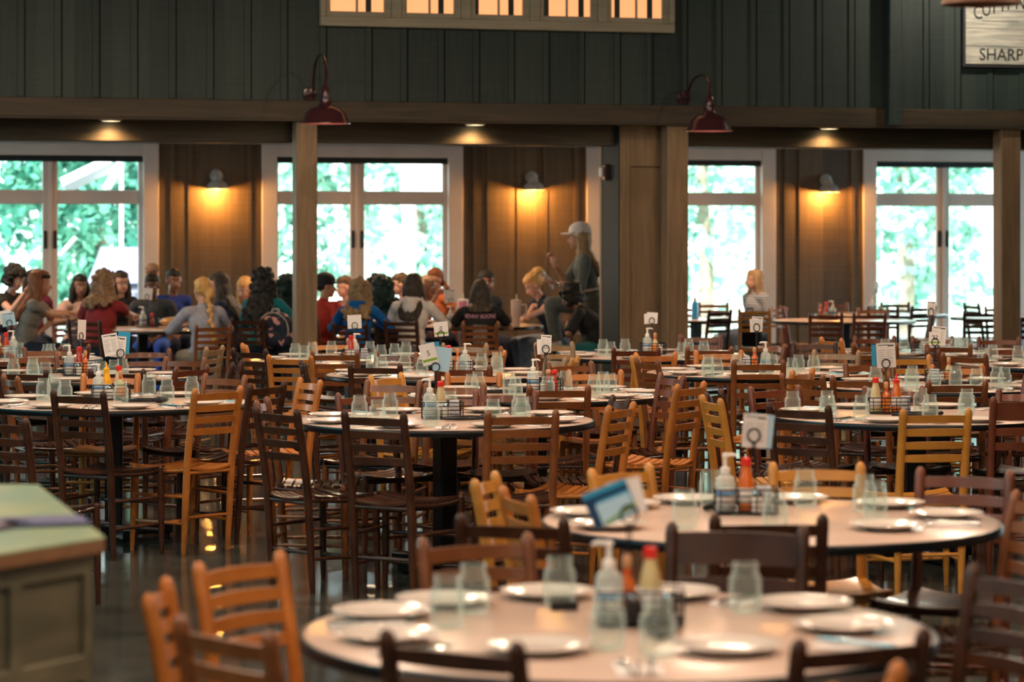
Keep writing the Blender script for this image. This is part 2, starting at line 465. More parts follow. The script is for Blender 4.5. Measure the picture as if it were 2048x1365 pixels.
wl_names = ['tall white window behind the left crowded table', 'tall white window behind the timber post and second table', 'tall white window behind the panelled pier', 'tall white window right of the right sconce', 'tall white window at the right edge']
for i, (sa, sb, sm) in enumerate(spans):
    t0, t1 = sa+0.165, sb-0.165          # inside of the casing
    root = empty('window_%d' % (i+1), (0, Y0, 0), A); struct(root, wl_names[i], 'window')
    cs = MB()
    cs.bbox(sa, t0+0.01, DW-0.035, DW+0.001, SILL-0.1, CZ-0.004, 0.006); cs.bbox(t1-0.01, sb, DW-0.035, DW+0.001, SILL-0.1, CZ-0.004, 0.006)
    cs.bbox(t0+0.01, t1-0.01, DW-0.03, DW+0.001, 2.545, CZ-0.004, 0.006)
    cs.box(t0-0.03, t0, DW, DW+0.17, SILL, 2.58); cs.box(t1, t1+0.03, DW, DW+0.17, SILL, 2.58); cs.box(t0, t1, DW, DW+0.17, 2.55, 2.58)
    cs.build('window_casing', M['trim'], root, smooth=False)
    si = MB(); si.bbox(sa-0.03, sb+0.03, DW-0.09, DW+0.17, SILL-0.04, SILL+0.005, 0.006); si.build('window_sill', M['trim'], root, smooth=False)
    fr = MB(); y0, y1 = DW+0.09, DW+0.14
    fr.bbox(t0, t0+0.05, y0, y1, SILL, 2.55, 0.005); fr.bbox(t1-0.05, t1, y0, y1, SILL, 2.55, 0.005)
    fr.bbox(sm-0.085, sm+0.085, y0-0.01, y1, SILL, 2.55, 0.008)
    fr.bbox(sm-0.02, sm+0.02, y0-0.03, y0-0.01, SILL, 2.55, 0.004)
    for (p, q) in ((t0+0.05, sm-0.085), (sm+0.085, t1-0.05)):
        fr.bbox(p, q, y0-0.005, y1, 2.00, 2.16, 0.008); fr.bbox(p, q, y0, y1, SILL, SILL+0.09, 0.006); fr.bbox(p, q, y0, y1, 2.49, 2.55, 0.006)
    fr.build('window_frame', M['trim'], root, smooth=False)
    for (p, q) in ((t0+0.05, sm-0.085), (sm+0.085, t1-0.05)):
        for (za, zb) in ((SILL+0.09, 2.00), (2.16, 2.49)):
            MB().box(p, q, y0+0.02, y0+0.026, za, zb).build('pane', M['pane'], root, smooth=False)
    sh = MB(); sh.tube([(t0+0.01, DW+0.045, 2.525), (t1-0.01, DW+0.045, 2.525)], 0.03, 12); sh.bbox(t0+0.005, t1-0.005, DW+0.03, DW+0.06, 2.475, 2.53, 0.004)
    sh.build('roller_shade', M['shade'], root)
    for ds in (-0.055, 0.055):
        hd = MB(); hd.bbox(sm+ds-0.012, sm+ds+0.012, y0-0.035, y0-0.008, 1.52, 1.68, 0.003); hd.bbox(sm+ds-0.018, sm+ds+0.018, y0-0.02, y0-0.008, 1.50, 1.70, 0.003); hd.build('window_handle', M['black'], root)
    # sky portal
    c = Wp(sm, DW+0.2, (SILL+2.55)/2)
    lamp('window_portal', 'AREA', c, 1, (1, 1, 1), (R(-90), 0, A), size=(t1-t0), size_y=2.55-SILL, portal=True)

# ------------------------------------------------------------------ high interior window with lit panes
hw = empty('window_6', (0, Y0, 0), A); struct(hw, 'row of small orange-lit panes high in the upper wall', 'window')
h0, h1 = s_(638), s_(1345)
hz = z_(1000, 60)
fb = MB(); fb.bbox(h0, h1, -0.07, 0.001, hz, hz+0.085, 0.006); fb.bbox(h0, h0+0.05, -0.07, 0.001, hz+0.085, 5.0, 0.006); fb.bbox(h1-0.05, h1, -0.07, 0.001, hz+0.085, 5.0, 0.006); fb.bbox(h0, h1, -0.07, 0.001, 5.0, 5.09, 0.006)
n_ = 5; wd = (h1-h0-0.1)/n_
for i in range(1, n_): fb.bbox(h0+0.05+i*wd-0.045, h0+0.05+i*wd+0.045, -0.065, 0.001, hz+0.085, 5.0, 0.005)
fb.build('window_casing', M['uptrim'], hw, smooth=False)
for i in range(n_):
    p = h0+0.05+i*wd+(0.045 if i else 0.0); q = h0+0.05+(i+1)*wd-(0.045 if i < n_-1 else 0.0)
    f2 = MB()
    f2.bbox(p, p+0.045, -0.045, -0.002, hz+0.085, 5.0, 0.004); f2.bbox(q-0.045-0.02, q, -0.045, -0.002, hz+0.085, 5.0, 0.004)
    f2.bbox(p+0.045, q-0.065, -0.045, -0.002, hz+0.085, hz+0.135, 0.004); f2.bbox(p+0.045, q-0.065, -0.045, -0.002, 4.94, 5.0, 0.004)
    c = (p+q)/2-0.01; f2.bbox(c-0.010, c+0.010, -0.03, -0.002, hz+0.135, 4.94, 0.003)
    f2.bbox(p+0.045, q-0.065, -0.03, -0.002, 4.3, 4.32, 0.003)
    f2.build('sash', M['uptrim'], hw, smooth=False)
    MB().box(p+0.045, q-0.065, -0.012, -0.004, hz+0.135, 4.94).build('lit_pane', M['lit'], hw, smooth=False)

# ------------------------------------------------------------------ lamps of the building
def barn_lamp(u_plate, v_plate, u_sh, v_rim, label, hgt, pw=9):
    """maroon gooseneck lamp: wall plate, arm, shade"""
    s0 = s_(u_plate); z0 = z_(u_plate, v_plate)
    d = -1.05
    s1 = s_(u_sh, d); z1 = z_(u_sh, v_rim, d)
    r = empty('gooseneck_lamp', (0, Y0, 0), A)
    tag(r, label, 'wall lamp', 'maroon gooseneck lamps on the upper wall')
    pl = MB(); pl.tube([(s0, -0.001, z0), (s0, -0.03, z0), (s0, -0.035, z0)], [0.065, 0.062, 0.045], 20); pl.build('wall_plate', M['maroon'], r)
    top = z1+hgt
    arm = [(s0, -0.03, z0), (s0+0.01, -0.14, z0)]
    K = 14
    pts = []
    for k in range(K+1):
        t = k/K
        # rises and bends over to the shade
        q = math.pi*t
        pts.append(Vector((s0 + (s1-s0)*(t**1.3), -0.16 + (d+0.16)*(1-math.cos(q))/2, z0 + (top-z0)*math.sin(min(q, math.pi/2)) if q < math.pi/2 else top - (top-(z1+0.31))*(1-math.sin(q))*1.0)))
    am = MB(); am.tube(arm[:1]+[Vector(arm[1])]+pts, 0.0125, 10); am.build('arm', M['maroon'], r)
    sh = MB(); c = (s1, d, z1)
    pf = [(0.018, 0.215), (0.035, 0.20), (0.04, 0.15), (0.05, 0.145), (0.05, 0.115), (0.065, 0.10), (0.13, 0.085), (0.175, 0.055), (0.198, 0.012), (0.212, 0.0), (0.205, -0.002), (0.192, 0.012), (0.168, 0.050), (0.125, 0.078), (0.06, 0.09)]
    sh.lathe([(r0, z0_*1.5) for r0, z0_ in pf], 40, c, cap0=True, cap1=False)
    sh.build('lamp_shade', M['maroon'], r)
    li = MB(); li.lathe([(0.195, 0.012), (0.166, 0.072), (0.125, 0.112), (0.03, 0.128)], 32, c, cap0=False, cap1=True); li.build('shade_lining', M['enamel'], r)
    bl = MB(); bl.ell((s1, d, z1+0.045), (0.03, 0.03, 0.04)); bl.build('bulb', M['bulb'], r)
    lamp('gooseneck_light', 'POINT', Wp(s1, d, z1+0.0), pw, (1, 0.72, 0.42) if pw < 20 else (1, 0.86, 0.68), size=0.05)
barn_lamp(619, 188, 651, 247, 'maroon gooseneck barn lamp above the left timber post', 0.62)
barn_lamp(1366, 195, 1419, 262, 'maroon gooseneck barn lamp above the panelled pier', 0.52)

barn_lamp(1990, -175, 2020, -95, 'added maroon barn lamp out of view, brightening the wooden sign', 0.5, 42)  # unseen lamp added above the frame to brighten the sign

def sconce(u, v, label, k):
    s0 = s_(u, DW); z0 = z_(u, v-20, DW)
    r = empty('wall_sconce', Wp(s0, DW-0.02, z0), A)
    tag(r, label, 'wall lamp', 'galvanised sconces between the tall windows')
    pl = MB(); pl.tube([(0, 0, 0), (0, -0.02, 0), (0, -0.03, 0)], [0.075, 0.07, 0.04], 22); pl.build('wall_plate', M['galv'], r)
    am = MB(); am.tube([(0, -0.02, 0), (0, -0.07, 0.01), (-0.01, -0.11, 0.02), (-0.015, -0.14, 0.005), (-0.015, -0.15, -0.04)], 0.015, 10); am.build('arm', M['galv'], r)
    sh = MB(); sh.lathe([(0.03, 0.03), (0.045, 0.0), (0.05, -0.02), (0.105, -0.06), (0.125, -0.115), (0.13, -0.125), (0.124, -0.125), (0.117, -0.112), (0.098, -0.064), (0.04, -0.03)], 28, (-0.015, -0.15, -0.03), cap0=True, cap1=False); sh.build('lamp_shade', M['galv'], r)
    bl = MB(); bl.ell((-0.015, -0.15, -0.115), (0.032, 0.032, 0.04)); bl.build('bulb', M['bulb'], r)
    w = Wp(s0, DW-0.02, z0) + Vector((-0.015*CA+0.15*SA, -0.015*SA-0.15*CA, -0.165))
    lamp('sconce_light', 'POINT', w, k, (1.0, 0.42, 0.08), size=0.035)
sconce(432, 372, 'galvanised wall sconce right of the left window', 44)
sconce(1062, 375, 'galvanised wall sconce above the blonde with the messy bun', 44)
sconce(1650, 380, 'galvanised wall sconce above the bare table', 44)

for u, lb in ((222, 'round recessed ceiling light left of the timber post'), (950, 'round recessed ceiling light under the orange panes'), (1658, 'round recessed ceiling light near the right sconce')):
    s0 = s_(u, 0.31)
    r = empty('recessed_light', Wp(s0, 0.31, CZ), A); tag(r, lb, 'ceiling light', 'recessed lights in the low ceiling')
    MB().lathe([(0.085, -0.001), (0.10, -0.001), (0.098, -0.016), (0.08, -0.02)], 28, cap0=False, cap1=False).build('ring', M['white'], r)
    MB().lathe([(0.082, -0.010), (0.05, -0.016), (0.001, -0.018)], 28, cap0=False, cap1=True).build('lens', M['down'], r)
    lamp('recessed_spot', 'SPOT', Wp(s0, 0.31, CZ-0.03), 42, (1.0, 0.58, 0.24), (0, 0, 0), size=0.06, spot=R(150), blend=0.8)
# more low-ceiling lights further back over the tables by the windows
for s0 in (-4.6, -0.4, 3.9):
    lamp('window_aisle_light', 'AREA', Wp(s0, 3.6, CZ-0.02), 46, (1.0, 0.62, 0.36), (0, 0, 0), size=0.25)
    r = empty('recessed_light', Wp(s0, 3.6, CZ), A); tag(r, 'round recessed light over the window tables', 'ceiling light', 'recessed lights in the low ceiling')
    MB().lathe([(0.13, -0.001), (0.15, -0.001), (0.148, -0.016), (0.13, -0.018)], 28, cap0=False, cap1=False).build('ring', M['white'], r)

# hanging lamp near the viewer, top right corner
hl = empty('pendant_lamp', (X(1962, 9.2), 9.2, EYE+(HY-9)*9.2/F)); tag(hl, 'blurred rust-brown hanging lamp shade in front of the wooden sign', 'hanging lamp')
M['rust'] = mat('rusty_shade', (0.20, 0.07, 0.035), 0.5, col2=(0.12, 0.05, 0.03), scale=20)
MB().lathe([(0.02, 0.16), (0.04, 0.14), (0.05, 0.09), (0.11, 0.065), (0.135, 0.0), (0.128, 0.0), (0.10, 0.058), (0.04, 0.08)], 32, cap1=False).build('lamp_shade', M['rust'], hl)
MB().tube([(0, 0, 0.15), (0, 0, 6.6-hl.location.z)], 0.006, 8).build('cord', M['black'], hl)

# ------------------------------------------------------------------ wooden sign
M['sign'] = mat('whitewashed_planks', (0.90, 0.86, 0.74), 0.7, col2=(0.42, 0.44, 0.40), scale=3.0, stretch=(1.2, 1, 14), bump=0.4, detail=8)
sg = empty('wooden_sign', (0, Y0, 0), A); tag(sg, 'whitewashed plank sign with dark painted lettering high on the right wall', 'sign')
g0 = s_(1924); gz = z_(1990, 131)
bdm = MB()
for k in range(7): bdm.bbox(g0, g0+1.9, -0.085, -0.03, gz+0.005+k*0.17, gz+0.172+k*0.17, 0.003)
bdm.build('planks', M['sign'], sg, smooth=False)
MB().box(g0-0.02, g0+1.92, -0.07, 0.0, gz-0.02, gz+1.22).build('backing', M['ink'], sg, smooth=False)
def text(body, parent, size, loc, rot, m, name='lettering', ext=0.002, align='LEFT', font_scale_x=1.0):
    c = bpy.data.curves.new(name, 'FONT'); c.body = body; c.size = size; c.extrude = ext; c.align_x = align; c.resolution_u = 3
    o = bpy.data.objects.new(name, c); COL.objects.link(o)
    dg = bpy.context.evaluated_depsgraph_get()
    me = bpy.data.meshes.new_from_object(o.evaluated_get(dg))
    bpy.data.objects.remove(o); bpy.data.curves.remove(c)
    me.materials.clear(); me.materials.append(m)
    t = bpy.data.objects.new(name, me); COL.objects.link(t)
    t.parent = parent; t.location = loc; t.rotation_euler = rot; t.scale = (font_scale_x, 1, 1)
    return t
M['signink'] = mat('sign_paint', (0.025, 0.035, 0.035), 0.7)
text('SHARPTO', sg, 0.165, (s_(1950), -0.088, z_(1990, 122)), (R(90), 0, 0), M['signink'], font_scale_x=0.95)
xx = s_(1938)
for ch, dz in zip('CUTTING', (0.0, 0.03, 0.055, 0.075, 0.09, 0.10, 0.105)):
    text(ch, sg, 0.20, (xx, -0.088, z_(1990, 40)+dz-0.0), (R(90), 0, 0), M['signink'], font_scale_x=0.72); xx += 0.088
text('H', sg, 0.21, (s_(2040), -0.088, z_(1990, 66)), (R(90), 0, 0), M['signink'], font_scale_x=0.8)
MB().box(s_(1955), s_(2030), -0.0865, -0.084, z_(1990, 44.5), z_(1990, 43.2)).build('painted_line', M['signink'], sg, smooth=False)

# ------------------------------------------------------------------ outdoors
M['lawn'] = mat('sunlit_ground', (0.55, 0.66, 0.55), 0.9, col2=(0.78, 0.80, 0.74), scale=0.25)
struct(MB().box(-60, 60, 42, 140, -0.35, -0.2).build('ground', M['lawn'], smooth=False), 'bright ground outside the windows', 'ground')
M['leaf'] = mat('leaves', (0.03, 0.26, 0.20), 0.6, col2=(0.20, 0.52, 0.36), scale=1.3, var=0.25)
M['leafp'] = mat('pale_leaves', (0.16, 0.46, 0.38), 0.6, col2=(0.42, 0.66, 0.52), scale=1.3, var=0.2)
M['bark'] = mat('bark', (0.20, 0.16, 0.12), 0.9, col2=(0.32, 0.28, 0.22), scale=5)
def crown_mesh(seed, n, rx, rz, leaf):
    rnd = random.Random(seed)
    blobs = [(Vector((rnd.uniform(-rx, rx), rnd.uniform(-rx, rx)*0.7, rnd.uniform(0.5, rz))), rnd.uniform(0.25, 0.62)) for _ in range(34)]
    b = MB()
    for i in range(n):
        c, r = blobs[i % len(blobs)]
        d = Vector((rnd.gauss(0, 1), rnd.gauss(0, 1), rnd.gauss(0, 1))); d.normalize()
        p = c + d*r*(rnd.random()**0.4)
        a = Vector((rnd.gauss(0, 1), rnd.gauss(0, 1), rnd.gauss(0, 1))); a.normalize()
        q = a.cross(Vector((rnd.gauss(0, 1), rnd.gauss(0, 1), rnd.gauss(0, 1)))); q.normalize()
        w = a.cross(q)
        l = leaf*rnd.uniform(0.7, 1.4)
        b.add([p-a*l, p-q*l*0.5+w*l*0.1, p+a*l, p+q*l*0.5+w*l*0.1], [(0, 1, 2, 3)])
    return b.mesh('crown', M['leaf'], smooth=False)
CR = [crown_mesh(1, 2300, 1.15, 4.4, 0.14), crown_mesh(2, 1150, 1.15, 4.2, 0.15), crown_mesh(3, 700, 1.0, 3.4, 0.15)]
spots = [(-9.3, 44, 0, 0), (-5.7, 44.5, 0, 0), (-11.6, 50, 0, 0), (-7.5, 50, 0, 0), (-3.7, 50, 1, 1), (-0.1, 50.5, 2, 1), (3.5, 50, 2, 1), (7.0, 49, 1, 1), (10.6, 51, 1, 0),
         (-9.4, 56, 0, 0), (-5.5, 56, 0, 0), (-1.9, 57, 1, 1), (1.8, 56.5, 1, 1), (5.3, 56, 2, 1), (8.9, 57, 1, 1)]
nm = ['dense green tree close outside the left window', 'green tree in the right pane of the left window', 'green tree beyond the left picture edge', 'green tree behind the left window mullion', 'pale tree in the second window left pane',
      'thin pale tree behind the middle sconce', 'thin pale tree in the third window', 'pale tree behind the right sconce and window', 'tree at the far right window', 'farther green tree in the left window', 'farther green tree behind the left sconce', 'farther pale tree in the second window right pane',
      'farther pale tree behind the panelled pier', 'farther thin pale tree right of the third window', 'farther pale tree in the rightmost window']
for (x, y, k, pale), lb in zip(spots, nm):
    r = empty('tree', (x, y, -0.2)); r['label'] = lb
    tag(r, lb, 'tree', 'trees outside the windows')
    c = bpy.data.objects.new('crown', CR[k]); COL.objects.link(c); c.parent = r
    c.rotation_euler = (0, 0, random.uniform(0, 6)); c.scale = (1, 1, random.uniform(0.9, 1.2))
    c.material_slots[0].link = 'OBJECT'; c.material_slots[0].material = M['leafp'] if pale else M['leaf']
    MB().tube([(0, 0, -0.1), (0.05, 0.02, 1.2), (-0.05, 0, 2.8), (0.1, 0, 4.4)], [0.16, 0.13, 0.10, 0.05], 10).build('trunk', M['bark'], r)
M['whiteout'] = mat('white_paint_outdoors', (0.85, 0.87, 0.9), 0.6)
pg = empty('porch_roof_truss', (0, 0, 0)); tag(pg, 'white angled porch braces outside the left window', 'porch truss')
def bar(p, q, w, t=0.05):
    a = Vector(p); b = Vector(q); m = MB(); m.tube([a, b], w, 4); return m
Dp = 39.0
bar(P(128, 372, Dp), P(232, 322, Dp), 0.12).build('brace', M['whiteout'], pg)
bar(P(212, 380, Dp), P(243, 325, Dp), 0.06).build('brace', M['whiteout'], pg)
bar(P(120, 512, Dp), P(152, 476, Dp), 0.035).build('brace', M['whiteout'], pg)
bar(P(243, 325, Dp), (P(243, 700, Dp).x+0.0, Dp+0.0, -0.2), 0.03).build('upright', M['whiteout'], pg)
shd = empty('garden_shed', (X(243, 41), 41, -0.2)); tag(shd, 'small lilac-grey shed with a pitched roof outside the left window', 'shed')
M['lilac'] = mat('lilac_paint', (0.20, 0.20, 0.36), 0.7)
MB().box(-0.35, 0.35, -0.3, 0.5, 0, 1.15).build('walls', mat('pale_lilac_boards', (0.3, 0.3, 0.42), 0.7), shd, smooth=False)
MB().add([(-0.45, -0.4, 1.12), (0.45, -0.4, 1.12), (0.32, 0.1, 1.65), (-0.32, 0.1, 1.65), (-0.45, 0.6, 1.12), (0.45, 0.6, 1.12)], [(0, 1, 2, 3), (3, 2, 5, 4), (0, 3, 4), (1, 5, 2), (0, 4, 5, 1)]).build('roof', M['lilac'], shd, smooth=False)
wp = empty('porch_post', (X(818, 38.5), 38.5, -0.2)); tag(wp, 'white porch post seen through the second window', 'porch post')
MB().bbox(-0.09, 0.09, -0.09, 0.09, 0, 3.0, 0.01).build('shaft', M['whiteout'], wp, smooth=False)
MB().bbox(-0.12, 0.5, -0.12, 0.12, 2.4, 3.0, 0.01).build('header', M['whiteout'], wp, smooth=False)
# ================================================================== furniture
FIN = {
 'd': ('walnut', mat('dark_walnut', (0.034, 0.012, 0.006), 0.36, col2=(0.072, 0.026, 0.012), scale=9, spec=0.35, coat=0.1, var=0.15)),
 'r': ('red-brown', mat('red_brown_wood', (0.105, 0.028, 0.012), 0.32, col2=(0.165, 0.046, 0.020), scale=9, coat=0.15, var=0.15)),
 'm': ('mid-brown', mat('mid_brown_wood', (0.145, 0.046, 0.014), 0.34, col2=(0.225, 0.075, 0.021), scale=9, coat=0.15, var=0.15)),
 'o': ('orange-oak', mat('orange_oak', (0.40, 0.130, 0.022), 0.34, col2=(0.52, 0.185, 0.036), scale=9, coat=0.2, var=0.1)),
 'y': ('yellow-oak', mat('yellow_oak', (0.44, 0.185, 0.028), 0.34, col2=(0.56, 0.25, 0.045), scale=9, coat=0.2, var=0.1)),
 'g': ('grey-oak', mat('grey_oak', (0.23, 0.14, 0.07), 0.4, col2=(0.32, 0.20, 0.10), scale=9, coat=0.2, var=0.1)),
}
TOPX = -0.255; CH = 0.874
def make_chair(wide=False, w=0.155):
    """ladder-back chair, local +X is the way it faces; origin on the floor under the seat"""
    root = empty('ladderback_chair')
    m = FIN['m'][1]
    fw = w+0.05
    def px(z):      # rear post x at height z
        if z < 0.45: return -0.155-0.03*(z/0.45)
        t = (z-0.45)/(CH-0.45); return -0.185-0.07*(t**1.25)
    for sy in (-1, 1):
        zs = [0, 0.03, 0.12, 0.25, 0.38, 0.46, 0.56, 0.66, 0.76, CH-0.035, CH-0.016, CH-0.005, CH]
        rs = [0.012, 0.0135, 0.0165, 0.0188, 0.0195, 0.0195, 0.0195, 0.0192, 0.019, 0.0195, 0.0175, 0.0115, 0.0045]
        b = MB(); b.tube([(px(z), sy*(w+0.004*(z/CH)), z) for z in zs], rs, 12); b.build('back_post', m, root)
        b = MB(); zs = [0, 0.03, 0.15, 0.3, 0.42, 0.455, 0.462]; rs = [0.011, 0.012, 0.0165, 0.018, 0.0175, 0.014, 0.006]
        b.tube([(0.185+0.008*(1-z/0.46), sy*(fw+0.006*(1-z/0.46)), z) for z in zs], rs, 12); b.build('leg', m, root)
    # slats
    zz = [(0.822, 0.034), (0.761, 0.032), (0.700, 0.032), (0.640, 0.032)]
    if wide: zz = [(0.800, 0.088), (0.700, 0.036), (0.630, 0.036)]
    for zc, h in zz:
        n = 10; vs = []; fs = []
        for i in range(n+1):
            t = -1+2*i/n; y = t*(w-0.008)
            for (dz, dx) in ((-h/2, 0.005), (h/2, 0.005), (h/2+0.0, -0.005), (-h/2, -0.005)):
                arch = 0.004*(1-t*t) if dz > 0 else 0.0
                z = zc+dz+arch
                vs.append((px(z)-0.022*(1-t*t)+dx, y, z))
        for i in range(n):
            for k in range(4):
                fs.append((i*4+k, i*4+(k+1) % 4, (i+1)*4+(k+1) % 4, (i+1)*4+k))
        fs += [(0, 1, 2, 3), (n*4+3, n*4+2, n*4+1, n*4)]
        MB().add(vs, fs).build('back_slat', m, root, ang=50)
    # seat: dished slats on two contoured side rails
    b = MB()
    ns = 9
    def sz(x):
        t = (x+0.19)/0.40
        return 0.452 - 0.014*math.sin(math.pi*min(t, 1)*0.9) + (0.006 if t > 0.8 else 0)
    def hw_(x): return w + (fw-w)*((x+0.19)/0.38)
    for i in range(ns):
        xa = -0.195+i*0.0465; xb = xa+0.036
        n = 8; vs = []
        for k in range(n+1):
            t = -1+2*k/n
            for (xx_, dz) in ((xa, 0), (xb, 0), (xb, 0.011), (xa, 0.011)):
                y = t*(hw_(xx_)+0.006); z = sz(xx_)-0.022*(1-t*t)+dz
                vs.append((xx_, y, z))
        fs = []
        for k in range(n):
            for q in range(4): fs.append((k*4+q, k*4+(q+1) % 4, (k+1)*4+(q+1) % 4, (k+1)*4+q))
        fs += [(0, 1, 2, 3), (n*4+3, n*4+2, n*4+1, n*4)]
        b.add(vs, fs)
    for sy in (-1, 1):
        pts = [(x, sy*(hw_(x)-0.004), sz(x)-0.010) for x in (-0.19, -0.1, 0.0, 0.1, 0.19, 0.215)]
        b.tube(pts, [0.012, 0.012, 0.012, 0.012, 0.012, 0.008], 8)
    for t in (-1, 1):
        b.tube([((0.188 if t > 0 else -0.183), -(fw if t > 0 else w), 0.425), ((0.188 if t > 0 else -0.183), (fw if t > 0 else w), 0.425)], 0.011, 8)
    b.build('seat', m, root, ang=50)
    for z in (0.13, 0.27):
        MB().tube([(0.19, -fw, z), (0.19, 0, z), (0.19, fw, z)], [0.008, 0.0105, 0.008], 8).build('stretcher', m, root)
        for sy in (-1, 1):
            MB().tube([(-0.16, sy*w, z+0.03), (0.02, sy*(w+fw)/2, z+0.03), (0.19, sy*fw, z+0.03)], [0.008, 0.0105, 0.008], 8).build('stretcher', m, root)
    MB().tube([(-0.165, -w, 0.19), (-0.165, 0, 0.19), (-0.165, w, 0.19)], [0.008, 0.0105, 0.008], 8).build('stretcher', m, root)
    for k in [k for k in bpy.data.objects if k.parent == root]:
        k.material_slots[0].link = 'OBJECT'; k.material_slots[0].material = m
    reg(root)
    return root
SEATM = mat('worn_dark_seat', (0.028, 0.011, 0.007), 0.24, col2=(0.060, 0.022, 0.012), scale=9, coat=0.3, var=0.2)  # darker than the chair finish to put in the shade under the tables
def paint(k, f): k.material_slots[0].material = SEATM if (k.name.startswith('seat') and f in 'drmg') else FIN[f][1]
chair_a = make_chair(); chair_w = make_chair(True, 0.185)
USED = set()

# ---- tables: key: (column, distance, phrase)
TB = {
 'T1': (1235, 6.58, 'the nearest table'), 'T2': (1540, 9.09, 'the second nearest table'), 'T3': (890, 13.88, 'the card-5 table'),
 'T4': (228, 15.3, 'the mustard bottle table'), 'T5': (1830, 14.25, 'the three-sauces table'), 'T6': (1075, 16.05, 'the red-stopper table'),
 'T7': (878, 18.27, 'the green-stripe card table'), 'T8': (705, 20.4, 'the table before the blue hoodie'), 'T9': (150, 18.0, 'the table behind the mustard bottle'),
 'T10': (0, 20.5, 'the blue-card table at left edge'), 'T11': (1300, 21.0, 'the table before the panelled pier'), 'T12': (1515, 18.5, 'the single hot-sauce table'),
 'T14': (1880, 16.95, 'the card-22 table'), 'T15': (1865, 21.4, 'the table behind card 22'), 'T16': (2125, 19.7, 'the cut-off right edge table'),
 'T17': (1688, 29.2, 'the bare table under the sconce'), 'T18': (1762, 31.3, 'the window table with a single card'), 'T19': (2040, 30.2, 'the window table behind the right post'),
 'T20': (1392, 29.7, 'the blue bottle table'),
 'P1': (285, 26.66, 'the braided girl\'s table'), 'P2': (618, 28.0, 'the floral backpack table'), 'P3': (936, 27.7, 'the tumbler table'),
}
TLOC = {k: Vector((X(a[0], a[1]), a[1], 0)) for k, a in TB.items()}
TZ = 0.75; TR = 0.76
def make_table():
    r = empty('round_table')
    MB().lathe([(TR-0.012, TZ-0.028), (TR-0.012, TZ-0.002), (TR-0.016, TZ)], 96).build('tabletop', M['laminate'], r)
    MB().lathe([(TR-0.014, TZ-0.031), (TR-0.002, TZ-0.031), (TR, TZ-0.027), (TR, TZ-0.006), (TR-0.003, TZ-0.001), (TR-0.011, TZ+0.0005), (TR-0.014, TZ-0.001)], 96, cap0=False, cap1=False).build('edge_band', M['black'], r)
    b = MB(); b.bbox(-0.048, 0.048, -0.048, 0.048, 0.06, TZ-0.04, 0.008); b.box(-0.22, 0.22, -0.03, 0.03, TZ-0.042, TZ-0.028); b.box(-0.03, 0.03, -0.22, 0.22, TZ-0.042, TZ-0.028); b.build('pedestal', M['black'], r)
    for k in range(4):
        Mx = Matrix.Rotation(R(90*k+20), 4, 'Z')
        b = MB(); b.bbox(0.03, 0.33, -0.04, 0.04, 0.012, 0.065, 0.008, M=Mx); b.tube([Mx @ Vector((0.30, 0, 0)), Mx @ Vector((0.30, 0, 0.02))], 0.022, 12)
        b.build('foot', M['black'], r)
    reg(r); return r
tb0 = make_table(); first = True
TLAB = {
 'T1': 'blurred round beige table nearest the viewer, set with plates and jars', 'T2': 'second nearest round beige table, right of centre, blue card in front of it',
 'T3': 'round table with the card marked 5 and three dark chairs before it', 'T4': 'round table at left with the yellow mustard bottle',
 'T5': 'round table at right with three red and orange sauce bottles', 'T6': 'round table with the red ball stopper in its caddy', 'T7': 'round table whose number card has a green stripe, before the grey hoodie',
 'T8': 'round table in front of the girl in the blue hoodie', 'T9': 'round table just behind the mustard bottle table', 'T10': 'round table at the left edge with the blue card',
 'T11': 'round table in front of the wide panelled pier', 'T12': 'round table with one hot sauce bottle before the striped woman', 'T14': 'round table with number card 22', 'T15': 'round table directly behind card 22',
 'T16': 'round table cut off by the right picture edge', 'T17': 'bare round table under the right sconce', 'T18': 'round table by the right window holding one card', 'T19': 'round table behind the rightmost timber post',
 'T20': 'round table with a blue water bottle before the third window', 'P1': 'round table where the girl with the blonde braid sits', 'P2': 'round table hidden behind the post and floral backpack', 'P3': 'round table with the pink and cream tumblers'}
for k in TB:
    o = tb0 if first else copy_tree(tb0); first = False
    o.location = TLOC[k]; o.rotation_euler = (0, 0, random.uniform(0, 1))
    tag(o, TLAB[k], 'table', 'round dining tables')

DIRN = ['right', 'far right', 'far side', 'far left', 'left', 'near left', 'near side', 'near right']
def side_of(k, p):
    d = p - TLOC[k]; a = math.degrees(math.atan2(d.y, d.x)) % 360
    return DIRN[int((a+22.5)//45) % 8]
